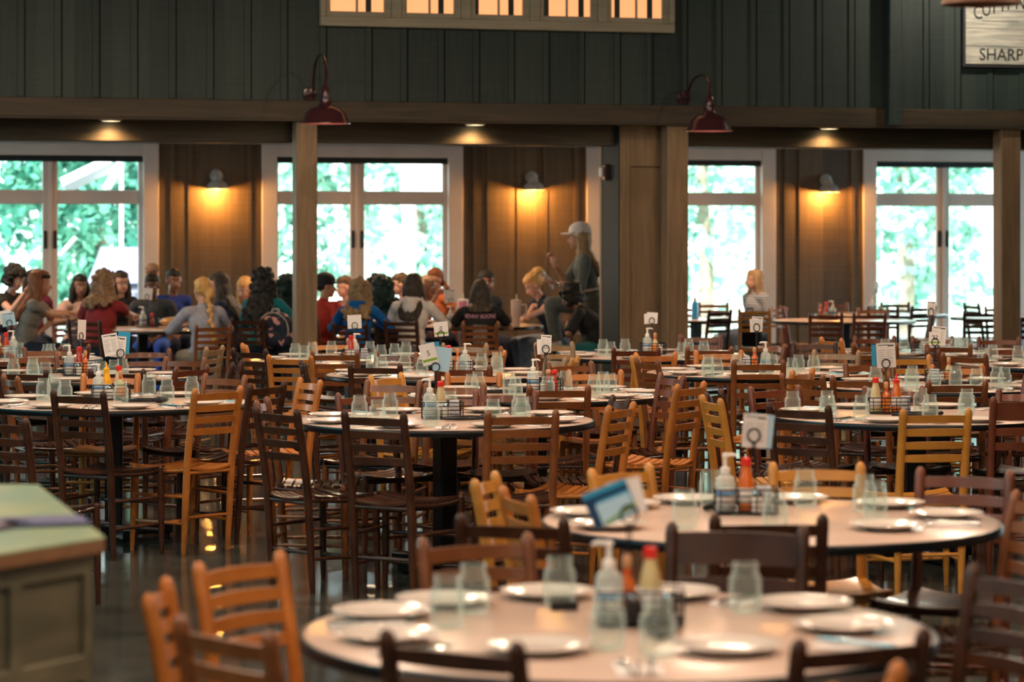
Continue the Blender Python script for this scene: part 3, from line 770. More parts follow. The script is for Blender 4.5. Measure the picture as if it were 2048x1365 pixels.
# ---- chairs: (column of the back's top, row of the back's top, heading, finish, [table], [fixed distance])
CHAIRS = [
 # nearest table and its surroundings
 (468, 1112, -36, 'o', 'T1'), (305, 1170, 0, 'o', 'T1'), (477, 1246, 42, 'm', 'T1'), (876, 1270, 57, 'd', 'T1'), (1727, 1266, 119, 'd', 'T1'),
 (1735, 1345, 150, 'o', 'T1'), (2030, 1140, 208, 'd', 'T1'), (1475, 1047, -104, 'dw', 'T1'), (950, 1070, -64, 'm', 'T1'),
 # second table
 (2036, 990, 188, 'm', 'T2'), (1538, 1028, 92, 'd', 'T2'), (1023, 1031, 72, 'd', 'T2'), (972, 950, -12, 'y', 'T2'), (1030, 981, 16, 'o', 'T2'),
 (1238, 931, -42, 'y', 'T2'), (1648, 924, -90, 'y', 'T2'), (1915, 937, -113, 'r', 'T2'),
 # card-5 table
 (1042, 820, 101, 'm', 'T3'), (746, 822, 61, 'd', 'T3'), (558, 815, 42, 'd', 'T3'), (520, 797, -4, 'm', 'T3'), (1240, 807, 156, 'o', 'T3'), (1246, 793, 192, 'd', 'T3'),
 (803, 760, -112, 'm', 'T3'), (897, 765, -92, 'm', 'T3'), (731, 784, -62, 'r', 'T3'), (1008, 780, -96, 'r', 'T3'),
 # mustard table
 (167, 781, 62, 'd', 'T4'), (442, 774, 138, 'o', 'T4'), (228, 746, -90, 'o', 'T4'), (440, 748, -128, 'm', 'T4'), (5, 750, 25, 'm', 'T4'), (545, 764, 150, 'd', 'T4'), (600, 757, 205, 'o', 'T4'), (-5, 835, 60, 'd', 'T4'),
 # three-sauces table
 (1857, 817, 101, 'y', 'T5'), (1597, 808, 55, 'd', 'T5'), (1426, 793, 12, 'y', 'T5'), (1425, 781, -18, 'd', 'T5'), (1555, 771, -60, 'r', 'T5'), (1787, 772, -86, 'r', 'T5'),
 (2058, 793, 97, 'rw', 'T5'), (2060, 778, -110, 'r', 'T5'),
 # red-stopper table
 (1133, 770, 98, 'm', 'T6'), (1353, 765, 150, 'o', 'T6'), (1364, 756, 172, 'o', 'T6'), (1329, 747, 200, 'r', 'T6'), (1190, 739, -90, 'o', 'T6'), (948, 744, -88, 'o', 'T6'), (829, 747, -30, 'y', 'T6'), (1139, 723, -60, 'm', 'T6'),
 # green-stripe card table
 (753, 726, 78, 'd', 'T7'), (930, 730, 92, 'r', 'T7'), (600, 722, 8, 'd', 'T7'), (824, 703, -118, 'm', 'T7'), (915, 693, -62, 'm', 'T7'), (1090, 713, 200, 'g', 'T7'), (1151, 714, 172, 'y', 'T7'), (650, 710, 68, 'o', 'T7'),
 # blue hoodie table
 (524, 688, 10, 'o', 'T8'), (520, 697, 52, 'd', 'T8'), (636, 702, 82, 'm', 'T8'), (671, 683, -90, 'o', 'T8'), (828, 686, -100, 'g', 'T8'), (945, 703, 170, 'o', 'T8'),
 # behind mustard, left edge
 (382, 731, 150, 'r', 'T9'), (368, 714, -120, 'm', 'T9'), (238, 738, 88, 'd', 'T9'), (45, 739, 70, 'd', 'T9'), (292, 697, -80, 'r', 'T9'), (472, 722, 175, 'd', 'T9'), (70, 706, -60, 'm', 'T9'), (430, 692, 165, 'g', 'T9'),
 (0, 715, 80, 'r', 'T10'), (150, 690, 150, 'r', 'T10'), (90, 694, -70, 'm', 'T10'),
 # panelled pier table
 (1276, 694, 84, 'r', 'T11'), (1415, 693, 96, 'm', 'T11'), (1138, 684, -58, 'g', 'T11'), (1086, 689, 10, 'r', 'T11'), (1318, 704, 118, 'o', 'T11'), (1400, 668, -90, 'r', 'T11'), (1545, 686, 200, 'm', 'T11'),
 # hot-sauce table
 (1510, 720, 90, 'm', 'T12'), (1300, 717, 22, 'm', 'T12'), (1275, 709, -8, 'y', 'T12'), (1437, 700, -88, 'o', 'T12'), (1610, 738, 152, 'o', 'T12'), (1673, 700, -112, 'g', 'T12'), (1626, 681, -100, 'd', 'T12'),
 # card 22 table
 (1900, 760, 94, 'm', 'T14'), (1713, 752, 65, 'm', 'T14'), (1615, 748, 42, 'm', 'T14'), (1738, 722, -78, 'm', 'T14'), (1915, 729, -92, 'o', 'T14'), (1815, 710, -70, 'y', 'T14'), (2090, 748, -150, 'r', 'T14'),
 # behind card 22
 (1756, 686, 76, 'm', 'T15'), (1897, 687, 88, 'm', 'T15'), (1755, 671, -86, 'r', 'T15'), (1861, 672, -90, 'r', 'T15'), (1662, 675, 22, 'o', 'T15'), (2001, 673, -94, 'r', 'T15'),
 (1928, 706, 55, 'm', 'T16'), (1865, 697, 5, 'r', 'T16'), (2020, 692, -85, 'r', 'T16'),
 # window tables
 (1660, 625, 88, 'r', 'T17'), (1741, 625, 92, 'r', 'T17'), (1668, 604, -88, 'r', 'T17'), (1747, 615, -95, 'm', 'T17'), (1563, 612, 0, 'r', 'T17', 30.4),
 (1766, 613, 80, 'd', 'T18'), (1848, 611, 120, 'd', 'T18', 30.5), (1790, 604, -92, 'd', 'T18', 32.3), (1856, 623, 175, 'r', 'T17'),
 (1960, 621, 84, 'd', 'T19'), (1950, 606, 20, 'd', 'T19', 30.4), (1992, 612, -80, 'r', 'T19', 31.2), (2062, 629, 96, 'd', 'T19'),
 (1440, 619, 130, 'd', 'T20'), (1506, 617, 84, 'y', 'T17'), (1440, 604, -100, 'r', 'T20', 30.9), (1372, 612, -60, 'r', 'T20', 30.7),
]
CH_OBJ = []; SEATED = []; CARRIED = []
def place_chair(u, v, hd, fin, tk, D=None):
    wide = fin.endswith('w'); f = fin[0]
    h = R(hd)
    d = D or (EYE-CH)*F/(v-HY)
    p = Vector((X(u, d), d, 0))
    for k, c in TLOC.items():             # the back stays clear of every tabletop
        q = p-c
        if q.length < 0.83:
            step = 0.02 if q.y > 0 else -0.02
            while (p-c).length < 0.83:
                d += step; p = Vector((X(u, d), d, 0))
    zs = (EYE-(v-HY)*d/F)/CH
    zs = max(0.94, min(1.04, zs))
    # keep clear of other chairs' backs
    src = chair_w if wide else chair_a
    if src.name in USED: o = copy_tree(src)
    else: o = src; USED.add(src.name)
    o.location = (p.x-TOPX*math.cos(h), p.y-TOPX*math.sin(h), 0)
    o.rotation_euler = (0, 0, h); o.scale = (1, 1, zs)
    mt = FIN[f][1]
    for k in (ALLCH[src.name] if o is src else [c for c in o.children]):
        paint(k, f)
    a = hd % 360
    view = 'facing away' if 45 <= a <= 135 else 'facing us' if 225 <= a <= 315 else 'facing right' if (a < 45 or a > 315) else 'facing left'
    kind = 'wide-topped ladder-back chair' if wide else 'ladder-back chair'
    tag(o, '%s %s %s, %s of %s' % (FIN[f][0], kind, view, side_of(tk, p), TB[tk][2]), 'chair', 'ladder-back chairs around the round tables')
    CH_OBJ.append(o)
    return o
CHAIRS.sort(key=lambda c: -c[1])
for c in CHAIRS: place_chair(*c)

# ------------------------------------------------------------------ tableware
def proto(o):
    reg(o); return o
def solid(mb, name, m, ang=35):
    return mb.mesh(name, m, True, ang)
# mason jar, upright and empty
jp = [(0.030, 0.0), (0.036, 0.002), (0.0400, 0.008), (0.0412, 0.03), (0.0412, 0.078), (0.0400, 0.088), (0.0345, 0.097), (0.0305, 0.101), (0.0325, 0.106), (0.0325, 0.109), (0.0312, 0.111), (0.0312, 0.114),
      (0.0325, 0.116), (0.0325, 0.119), (0.0312, 0.121), (0.0312, 0.127), (0.0295, 0.128), (0.0288, 0.124), (0.0288, 0.104), (0.031, 0.096), (0.0355, 0.086), (0.037, 0.074), (0.037, 0.03), (0.036, 0.012), (0.030, 0.006)]
JAR = solid(MB().lathe(jp, 24), 'mason_jar', M['jar'], 60)
PLR = 0.125
PLATE = solid(MB().lathe([(0.065, 0.0), (0.07, 0.003), (0.085, 0.008), (PLR-0.004, 0.019), (PLR, 0.021), (PLR-0.002, 0.0225), (PLR-0.008, 0.022), (0.09, 0.013), (0.078, 0.009), (0.07, 0.0075)], 48), 'dinner_plate', M['plate'], 60)
def napkin_mesh(seed):
    rnd = random.Random(seed); b = MB(); nx, ny = 8, 6
    vs = []
    for layer in (0, 1):
        for i in range(nx+1):
            for j in range(ny+1):
                x = (i/nx-0.5)*0.17; y = (j/ny-0.5)*0.105
                z = 0.0006 + layer*0.0035 + (layer*0.002*math.sin(i*1.3+seed) + layer*0.0015*math.sin(j*2.1+seed*2))
                vs.append((x+0.006*math.sin(j+seed)*layer, y, z))
    fs = []; q = (nx+1)*(ny+1)
    for i in range(nx):
        for j in range(ny):
            a = i*(ny+1)+j; fs.append((a, a+1, a+ny+2, a+ny+1)); fs.append((q+a, q+a+ny+1, q+a+ny+2, q+a+1))
    ring = [i*(ny+1) for i in range(nx+1)] + [nx*(ny+1)+j for j in range(1, ny+1)] + [i*(ny+1)+ny for i in range(nx-1, -1, -1)] + [j for j in range(ny-1, 0, -1)]
    for k in range(len(ring)):
        a, b2 = ring[k], ring[(k+1) % len(ring)]; fs.append((a, b2, q+b2, q+a))
    return MB().add(vs, fs).mesh('napkin', M['napkin'])
NAPS = [napkin_mesh(s) for s in (1, 2, 3)]
def fork_mesh():
    b = MB(); b.tube([(-0.09, 0, 0.003), (-0.04, 0, 0.004), (0.03, 0, 0.006), (0.045, 0, 0.006)], [0.0065, 0.005, 0.003, 0.008], 8, flat=0.35)
    for k in range(4): y = (k-1.5)*0.0055; b.tube([(0.043, y*0.8, 0.006), (0.06, y, 0.0045), (0.09, y, 0.010)], [0.0022, 0.0018, 0.001], 6)
    return solid(b, 'fork', M['chrome'])
def knife_mesh():
    b = MB(); b.tube([(-0.10, 0, 0.004), (-0.02, 0, 0.004), (0.0, 0, 0.004), (0.08, 0.001, 0.004), (0.105, 0.003, 0.004)], [0.007, 0.006, 0.0075, 0.008, 0.002], 8, flat=0.25)
    return solid(b, 'knife', M['chrome'])
def spoon_mesh():
    b = MB(); b.tube([(-0.09, 0, 0.003), (0.0, 0, 0.004), (0.05, 0, 0.005)], [0.006, 0.004, 0.003], 8, flat=0.4); b.ell((0.07, 0, 0.006), (0.024, 0.016, 0.004), n=12, m=6)
    return solid(b, 'spoon', M['chrome'])
FORK, KNIFE, SPOON = fork_mesh(), knife_mesh(), spoon_mesh()
def inst(name, me, loc, rz=0.0, rx=0.0):
    o = bpy.data.objects.new(name, me); COL.objects.link(o); o.location = loc; o.rotation_euler = (rx, 0, rz); return o

JARS = {
 'T1': [(894, 1151), (947, 1127), (1116, 1110), (1186, 1190), (1417, 1194), (1516, 1122)],
 'T2': [(1369, 979), (1407, 938), (1607, 939), (1550, 985), (1729, 950), (1750, 962)],
 'T3': [(719, 791), (755, 800), (780, 787), (863, 802), (900, 783), (986, 799), (1039, 787), (1052, 795)],
 'T4': [(87, 757), (108, 750), (130, 761), (198, 749), (242, 763), (304, 749), (334, 760), (384, 753)],
 'T5': [(1615, 786), (1642, 792), (1654, 782), (1746, 775), (1744, 793), (1842, 777), (1860, 790), (1932, 785), (1934, 778)],
 'T6': [(943, 749), (956, 744), (1019, 746), (1031, 754), (1094, 754), (1131, 742), (1199, 751), (1206, 744), (1220, 747)],
 'T7': [(744, 706), (762, 714), (810, 707), (844, 715), (924, 714), (963, 707), (994, 711), (1000, 705)],
 'T8': [(589, 688), (605, 691), (625, 685), (663, 683), (740, 683), (762, 690), (802, 688), (812, 684)],
 'T9': [(119, 727), (27, 718), (52, 721), (66, 716), (213, 725), (228, 720), (261, 719)],
 'T10': [(38, 686), (57, 692), (113, 692), (127, 690), (140, 688)],
 'T11': [(1206, 679), (1235, 684), (1250, 678), (1372, 685), (1377, 678), (1406, 682)],
 'T12': [(1401, 716), (1415, 711), (1446, 716), (1473, 709), (1530, 718), (1544, 709), (1584, 716), (1597, 710), (1627, 711)],
 'T14': [(1751, 734), (1792, 738), (1825, 732), (1874, 739), (1911, 732), (1953, 737), (1994, 733), (2015, 737)],
 'T15': [(1770, 678), (1808, 676), (1850, 677), (1909, 677), (1928, 679), (1936, 676)],
 'T16': [(1984, 690), (1990, 697), (2036, 692)],
}
CADDY = {'T1': (1280, 1250), 'T2': (1492, 1028), 'T3': (885, 838), 'T4': (222, 800), 'T5': (1778, 828), 'T6': (1090, 788), 'T7': (915, 748), 'T8': (712, 723), 'T9': (160, 752), 'T10': (12, 716),
         'T11': (1305, 709), 'T12': (1515, 744), 'T14': (1885, 768), 'T15': (1850, 708), 'T17': (1655, 640), 'T18': (1755, 628), 'P1': (296, 655), 'P3': (900, 655)}
PLATES = {
 'T1': [(713, 1230), (805, 1202), (778, 1282), (1065, 1182), (1072, 1306), (1455, 1306), (1359, 1186), (1666, 1212), (1690, 1262)],
 'T2': [(1837, 1009), (1891, 1037), (1775, 1060), (1601, 994), (1164, 1009), (1135, 1032), (1215, 1058), (1325, 996)],
}
def on_table(k, u, v, z=TZ):
    """point of tabletop k under pixel (u, v)"""
    D = (EYE-z)*F/(v-HY)
    p = Vector((X(u, D), D, 0)); c = TLOC[k]
    return p
def clampr(p, c, r):
    d = p-c
    return c+d*(r/d.length) if d.length > r else p
CAD = {}
for k, (u, v) in CADDY.items(): CAD[k] = clampr(on_table(k, u, v), TLOC[k], 0.45)
rnd = random.Random(11)
for k in ['T%d' % i for i in (1, 2, 3, 4, 5, 6, 7, 8, 9, 10, 11, 12, 14, 15, 16)]:
    c = TLOC[k]; plates = []; naps = []
    if k in PLATES:
        for u, v in PLATES[k]:
            p = clampr(on_table(k, u, v), c, 0.615); plates.append(p)
        for _ in range(30):
            for i in range(len(plates)):
                for j in range(i):
                    d = plates[i]-plates[j]
                    if d.length < 0.26:
                        d = d*(0.5*(0.262-d.length)/max(d.length, 1e-3)); plates[i] += d; plates[j] -= d
            plates = [clampr(p, c, 0.618) for p in plates]
        angs = sorted(math.atan2((p-c).y, (p-c).x) for p in plates)
        for i in range(len(angs)):
            a0 = angs[i]; a1 = angs[(i+1) % len(angs)]+(2*math.pi if i == len(angs)-1 else 0)
            if a1-a0 > R(36): naps.append((a0+a1)/2)
    else:
        ph = rnd.uniform(0, 6)
        for i in range(8):
            a = ph+i*math.pi/4+rnd.uniform(-0.05, 0.05); r = rnd.uniform(0.585, 0.615)
            plates.append(c+Vector((math.cos(a)*r, math.sin(a)*r, 0))); naps.append(a+math.pi/8)
    for p in plates:
        o = inst('dinner_plate', PLATE, (p.x, p.y, TZ+0.0008)); tag(o, 'white china plate at the %s of %s' % (side_of(k, p), TB[k][2]), 'plate', 'dinner plates on the round tables')
    for i, a in enumerate(naps):
        p = c+Vector((math.cos(a)*0.60, math.sin(a)*0.60, 0)); rz = a+math.pi+rnd.uniform(-0.15, 0.15)
        if rnd.random() < 0.12: continue
        sd = side_of(k, p)
        o = inst('paper_napkin', NAPS[i % 3], (p.x, p.y, TZ+0.0008), rz); tag(o, 'folded white napkin at the %s of %s' % (sd, TB[k][2]), 'napkin', 'folded napkins with cutlery')
        for me, nm_, dy in ((FORK, 'fork', -0.026), (KNIFE, 'knife', 0.002), (SPOON, 'spoon', 0.028)):
            if rnd.random() < (0.1 if nm_ == 'fork' else 0.25): continue
            w = p+Vector((-math.sin(rz)*dy, math.cos(rz)*dy, 0))
            o = inst(nm_, me, (w.x, w.y, TZ+0.0072), rz+rnd.uniform(-0.12, 0.12)); tag(o, 'steel %s on the napkin, %s of %s' % (nm_, sd, TB[k][2]), nm_, '%ss beside the plates' % nm_ if nm_ != 'knife' else 'knives beside the plates')
    js = []
    for u, v in JARS[k]:
        D = (EYE-TZ-0.128)*F/(v-HY); p = Vector((X(u, D), D, 0)); js.append(clampr(p, c, 0.66))
    cads = [(CAD[k], 0.155)] if k in CAD else []
    for _ in range(80):
        for i in range(len(js)):
            for j in range(i):
                d = js[i]-js[j]
                if d.length < 0.088:
                    if d.length < 1e-3: d = Vector((0, 1e-3, 0))
                    d = Vector((d.x*0.5, d.y+math.copysign(0.01, d.y or 1), 0)); d = d*(0.5*(0.09)/d.length-0.5*0.5*0.09/d.length)
                    js[i] += d; js[j] -= d
            for q, rr in [(p, PLR+0.043) for p in plates]+cads:
                d = js[i]-q
                if d.length < rr:
                    d = Vector((d.x*0.6, d.y, 0)) if d.length > 1e-3 else Vector((0, 1e-2, 0))
                    js[i] += d*(0.4*(rr-(js[i]-q).length+0.004)/d.length)
            js[i] = clampr(js[i], c, 0.70)
    for p in js:
        o = inst('mason_jar', JAR, (p.x, p.y, TZ+0.0008), rnd.uniform(0, 6)); 
        r_ = (p-c).length
        tag(o, 'clear mason jar, %s of %s' % (side_of(k, p), TB[k][2]), 'jar', 'mason jar glasses on the round tables')

# ---- caddies and what stands in them
def caddy_obj():
    r = empty('wire_caddy'); b = MB(); w, d, h = 0.105, 0.068, 0.085
    def ringp(z, e=0.0):
        pts = []
        for cx_, cy_, a0 in ((w-0.02, d-0.02, 0), (-w+0.02, d-0.02, 90), (-w+0.02, -d+0.02, 180), (w-0.02, -d+0.02, 270)):
            for a in (0, 30, 60, 90): q = R(a0+a); pts.append((cx_+math.cos(q)*0.02, cy_+math.sin(q)*0.02, z))
        return pts
    for z in (0.006, 0.026, 0.045, 0.064, 0.085): b.tube(ringp(z), 0.0022 if z < 0.08 else 0.003, 6, closed=True)
    for x in (-0.09, -0.03, 0.03, 0.09):
        for s in (-1, 1): b.tube([(x, s*d, 0.006), (x, s*d, h)], 0.002, 6)
        b.tube([(x, -d, 0.005), (x, d, 0.005)], 0.002, 6)
    for y in (-0.035, 0.0, 0.035):
        b.tube([(-w, y, 0.005), (w, y, 0.005)], 0.002, 6)
        for s in (-1, 1): b.tube([(s*w, y, 0.006), (s*w, y, h)], 0.002, 6)
    b.build('basket', M['black'], r)
    b = MB(); b.box(-w+0.004, w-0.004, -d+0.004, d-0.004, 0.0065, 0.0085); b.build('tray', M['black'], r)
    return proto(r)
CAD0 = caddy_obj(); cad_used = False
def holder_obj():
    r = empty('card_holder'); b = MB()
    for s in (-1, 1): b.tube([(s*0.004, 0, 0.004), (s*0.004, 0, 0.235)], 0.0022, 6)
    b.build('rod', M['black'], r)
    b = MB(); b.tube([(0.021*math.cos(a), 0, 0.256+0.023*math.sin(a)) for a in [2*math.pi*i/20 for i in range(20)]], 0.0028, 6, closed=True); b.build('ring', M['black'], r)
    MB().lathe([(0.03, 0), (0.03, 0.003), (0.006, 0.006)], 20).build('foot', M['black'], r)
    return proto(r)
HOL0 = holder_obj(); hol_used = False
def bottle(name, prof, m_body, parts, label, cat, group, loc, rz=0, sc=1.0):
    r = empty(name, loc, rz); r.scale = (sc, sc, sc)
    tag(r, label, cat, group)
    MB().lathe(prof, 20).build('bottle_body', m_body, r)
    for nm2, pf, m2 in parts: MB().lathe(pf, 20).build(nm2, m2, r)
    return r
M['gelbot'] = jar_mat(); M['gelbot'].name = 'sanitizer_plastic'; [setattr(n.inputs[2], 'default_value', 0.38) for n in M['gelbot'].node_tree.nodes if n.type == 'MATH' and n.operation == 'MULTIPLY_ADD']
def sanitizer(loc, label, rz=0.0, sc=1.0):
    r = empty('pump_bottle', loc, rz); r.scale = (sc, sc, sc); tag(r, label, 'pump bottle', 'hand sanitizer pump bottles')
    MB().lathe([(0.030, 0), (0.033, 0.003), (0.034, 0.02), (0.034, 0.095), (0.030, 0.112), (0.016, 0.124), (0.013, 0.128), (0.013, 0.132)], 24).build('bottle_body', M['gelbot'], r)
    MB().lathe([(0.029, 0.003), (0.031, 0.01), (0.031, 0.078), (0.001, 0.079)], 20).build('gel', M['gel'], r)
    MB().lathe([(0.0345, 0.025), (0.0348, 0.026), (0.0348, 0.078), (0.0345, 0.079)], 24, cap0=False, cap1=False).build('front_label', M['label_w'], r)
    MB().lathe([(0.0352, 0.055), (0.0352, 0.068)], 24, cap0=False, cap1=False).build('label_stripe', M['label_b'], r)
    b = MB(); b.lathe([(0.016, 0.128), (0.016, 0.146), (0.007, 0.150), (0.006, 0.180), (0.010, 0.182), (0.010, 0.192), (0.004, 0.195)], 18); b.tube([(0.0, 0, 0.188), (-0.03, 0, 0.190), (-0.042, 0, 0.184)], [0.006, 0.0055, 0.004], 8)
    b.build('pump', M['white'], r)
    return r
def hot_sauce(loc, label, m=None, sc=1.0):
    return bottle('hot_sauce_bottle', [(0.019, 0), (0.0215, 0.004), (0.0215, 0.075), (0.018, 0.092), (0.010, 0.105), (0.009, 0.125)], m or M['orange'],
        [('bottle_label', [(0.022, 0.018), (0.0222, 0.02), (0.0222, 0.062), (0.022, 0.063)], M['label_y']), ('neck_label', [(0.0102, 0.108), (0.0104, 0.124)], M['label_y']),
         ('cap', [(0.0105, 0.125), (0.012, 0.128), (0.0125, 0.14), (0.012, 0.150), (0.008, 0.156), (0.002, 0.158)], M['wcap'])], label, 'bottle', 'bottles in the wire caddies', loc, sc=sc)
def ketchup(loc, label, body, capm, sc=1.0, tall=False):
    cp = [(0.0165, 0.152), (0.017, 0.154), (0.0165, 0.176), (0.012, 0.180), (0.003, 0.181)]
    if tall: cp = [(0.018, 0.152), (0.018, 0.165), (0.006, 0.172), (0.004, 0.195), (0.002, 0.2)]
    return bottle('sauce_bottle', [(0.024, 0), (0.028, 0.004), (0.029, 0.03), (0.028, 0.085), (0.020, 0.125), (0.015, 0.145), (0.015, 0.153)], body,
        [('bottle_label', [(0.0292, 0.028), (0.0294, 0.03), (0.0290, 0.078), (0.0285, 0.079)], M['label_w']), ('cap', cp, capm)], label, 'bottle', 'bottles in the wire caddies', loc, sc=sc)
def shaker(loc, label, m2):
    return bottle('salt_shaker', [(0.018, 0), (0.019, 0.003), (0.0175, 0.05), (0.016, 0.055)], M['white'] if m2 is None else m2, [('lid', [(0.0165, 0.055), (0.017, 0.062), (0.012, 0.072), (0.002, 0.075)], M['chrome'])], label, 'shaker', 'shakers in the wire caddies', loc)
M['pepper'] = mat('black_pepper', (0.05, 0.04, 0.035), 0.6)
M['packet'] = mat('sugar_packets', (0.75, 0.72, 0.70), 0.7, col2=(0.45, 0.5, 0.62), scale=60)
def packets(loc, rz, label):
    r = empty('sugar_packets', loc, rz); tag(r, label, 'sugar packets', 'packets of sugar in the wire caddies')
    for i in range(7):
        b = MB(); b.bbox(-0.024, 0.024, i*0.006-0.021, i*0.006-0.0165, 0, 0.075+0.004*(i % 3), 0.001); b.build('packet', M['packet'], r, smooth=False)
    return r
SPECS = {  # what each caddy holds: (kind, local x, local y)
 'T1': [('san', -0.075, 0.0), ('hot', -0.03, 0.03), ('ketB', 0.025, 0.0), ('pep', -0.02, -0.03), ('pep', 0.07, -0.03)],
 'T2': [('san', -0.07, 0.0), ('ketO', 0.0, 0.0), ('pak', 0.06, 0.01), ('salt', 0.035, -0.04)],
 'T3': [('san', -0.065, 0.0), ('dresR', -0.01, 0.02), ('pak', 0.06, 0.0), ('salt', 0.02, -0.04)],
 'T4': [('sanB', -0.07, 0.0), ('mus', -0.03, 0.03), ('dresR', 0.04, 0.035), ('hotP', 0.055, -0.01), ('salt', 0.0, -0.04)],
 'T5': [('dresR', -0.07, 0.0), ('hot', -0.015, 0.0), ('ketT', 0.04, 0.01), ('pak', 0.085, 0.0)],
 'T6': [('san', -0.07, 0.0), ('redball', 0.055, 0.02), ('wball', 0.02, 0.03), ('pep', 0.03, -0.035)],
 'T7': [('san', 0.05, 0.0), ('hot', 0.0, 0.03), ('dresR', -0.06, 0.0), ('pak', 0.075, -0.04)],
 'T8': [('san', -0.01, 0.0), ('hotP', -0.06, 0.02), ('ketR', -0.035, -0.02), ('pak', 0.06, 0.0)],
 'T9': [('san', -0.07, 0.0), ('ketR', -0.01, 0.03), ('hot', 0.035, 0.0), ('pak', 0.075, 0.0), ('salt', 0.0, -0.045)],
 'T10': [('hotP', -0.05, 0.0), ('ketR', 0.0, 0.0), ('san', 0.05, 0.02)],
 'T11': [('san', -0.04, 0.0), ('hotP', 0.02, 0.0), ('salt', 0.06, 0.02)],
 'T12': [('hot', -0.02, 0.0), ('san', 0.055, 0.0), ('pak', -0.075, 0.0)],
 'T14': [('hotP', 0.04, 0.01), ('pak', -0.05, 0.0), ('salt', 0.0, 0.03), ('pep', 0.075, -0.02)],
 'T15': [('pak', 0.0, 0.0), ('salt', 0.05, 0.02)],
 'T17': [('hot', -0.07, 0.0), ('ketR', -0.01, 0.0), ('san', 0.055, 0.0)],
 'T18': [('san', -0.06, 0.0), ('pak', 0.03, 0.0)],
 'P1': [('san', -0.05, 0.0), ('redball', 0.04, 0.0)],
 'P3': [('san', -0.05, 0.0), ('redball', 0.08, 0.03), ('pak', 0.03, 0.0)],
}
def card(mb_name, w, h, parent, loc, rot, m):
    b = MB(); b.box(-w/2, w/2, -0.0006, 0.0006, 0, h); o = b.build(mb_name, m, parent, smooth=False); o.location = loc; o.rotation_euler = rot; return o
def printed(c, w, h, style, tilt=0):
    """printing on the viewer's side of a card (its -Y face)"""
    y = -0.0012
    if style == 'menu':
        b = MB(); b.box(-w*0.4, w*0.15, y, -0.0006, h*0.90, h*0.93); b.box(w*0.1, w*0.42, y, -0.0006, h*0.86, h*0.92)
        for i in range(7): b.box(-w*0.42, -w*0.05-(i % 3)*w*0.05, y, -0.0006, h*(0.2+i*0.085), h*(0.21+i*0.085)); b.box(w*0.05, w*0.38-(i % 2)*w*0.07, y, -0.0006, h*(0.2+i*0.085), h*(0.21+i*0.085))
        b.build('printed_lines', M['ink'], c, smooth=False)
def make_holder(k, p, spec):
    """card holder with its cards; spec: list of (width, height, dx, dz, roll, yaw, material, style/text)"""
    global hol_used
    o = HOL0 if not hol_used else copy_tree(HOL0); hol_used = True
    sc = spec.get('sc', 1.0)
    o.location = (p.x, p.y, TZ+0.001); o.rotation_euler = (0, 0, R(spec.get('yaw', 0))); o.scale = (1, 1, sc)
    tag(o, 'black wire ring card holder on %s' % TB[k][2], 'card holder', 'ring card holders on the tables')
    for i, (w, h, dx, dz, roll, m, st) in enumerate(spec['cards']):
        r = empty('table_card', (p.x, p.y, TZ), R(spec.get('yaw', 0)))
        r.location = (p.x+dx, p.y+0.006+0.004*i, TZ+0.235*sc+dz)
        r.rotation_euler = (0, R(roll), R(spec.get('yaw', 0)))
        nm2 = {'W': 'white', 'B': 'blue', 'P': 'pale blue'}[m]
        extra = {'menu': 'with printed lines', '': 'blank', 'promo': 'with a dark band and green swoosh'}.get(st, 'numbered '+st)
        tag(r, '%s card %s held up on %s' % (nm2, extra, TB[k][2]), 'card', 'cards in the ring holders')
        c = card('sheet', w, h, r, (0, 0, 0), (0, 0, 0), {'W': M['paper'], 'B': M['bluecard'], 'P': M['paleblue']}[m])
        if st == 'menu': printed(c, w, h, 'menu')
        elif st == 'promo':
            b = MB(); b.box(-w*0.5, w*0.5, -0.0014, -0.0006, h*0.70, h*0.86); b.box(-w*0.5, -w*0.28, -0.0014, -0.0006, 0, h*0.72); b.build('dark_band', M['navycard'], r, smooth=False)
            b = MB(); b.box(-w*0.3, w*0.46, -0.0016, -0.0006, h*0.05, h*0.62); b.build('pale_panel', M['paleblue'], r, smooth=False)
            b = MB(); b.add([(-w*0.25, -0.002, h*0.02), (w*0.5, -0.002, h*0.20), (w*0.5, -0.002, h*0.34), (w*0.1, -0.002, h*0.18), (-w*0.25, -0.002, h*0.10), (-w*0.25, -0.0007, h*0.02), (w*0.5, -0.0007, h*0.20), (w*0.5, -0.0007, h*0.34), (w*0.1, -0.0007, h*0.18), (-w*0.25, -0.0007, h*0.10)], [(0, 1, 2, 3, 4), (9, 8, 7, 6, 5), (0, 5, 6, 1), (1, 6, 7, 2), (2, 7, 8, 3), (3, 8, 9, 4), (4, 9, 5, 0)]); b.build('green_swoosh', M['green'], r, smooth=False)
        elif st:
            text(st, r, 0.04, (0.0, -0.0012, h*0.42), (R(90), 0, 0), M['ink'], 'number', ext=0.0004, align='CENTER')
            MB().box(-w*0.45, w*0.45, -0.0013, -0.0006, h*0.16, h*0.28).build('green_stripe', M['green'], r, smooth=False)
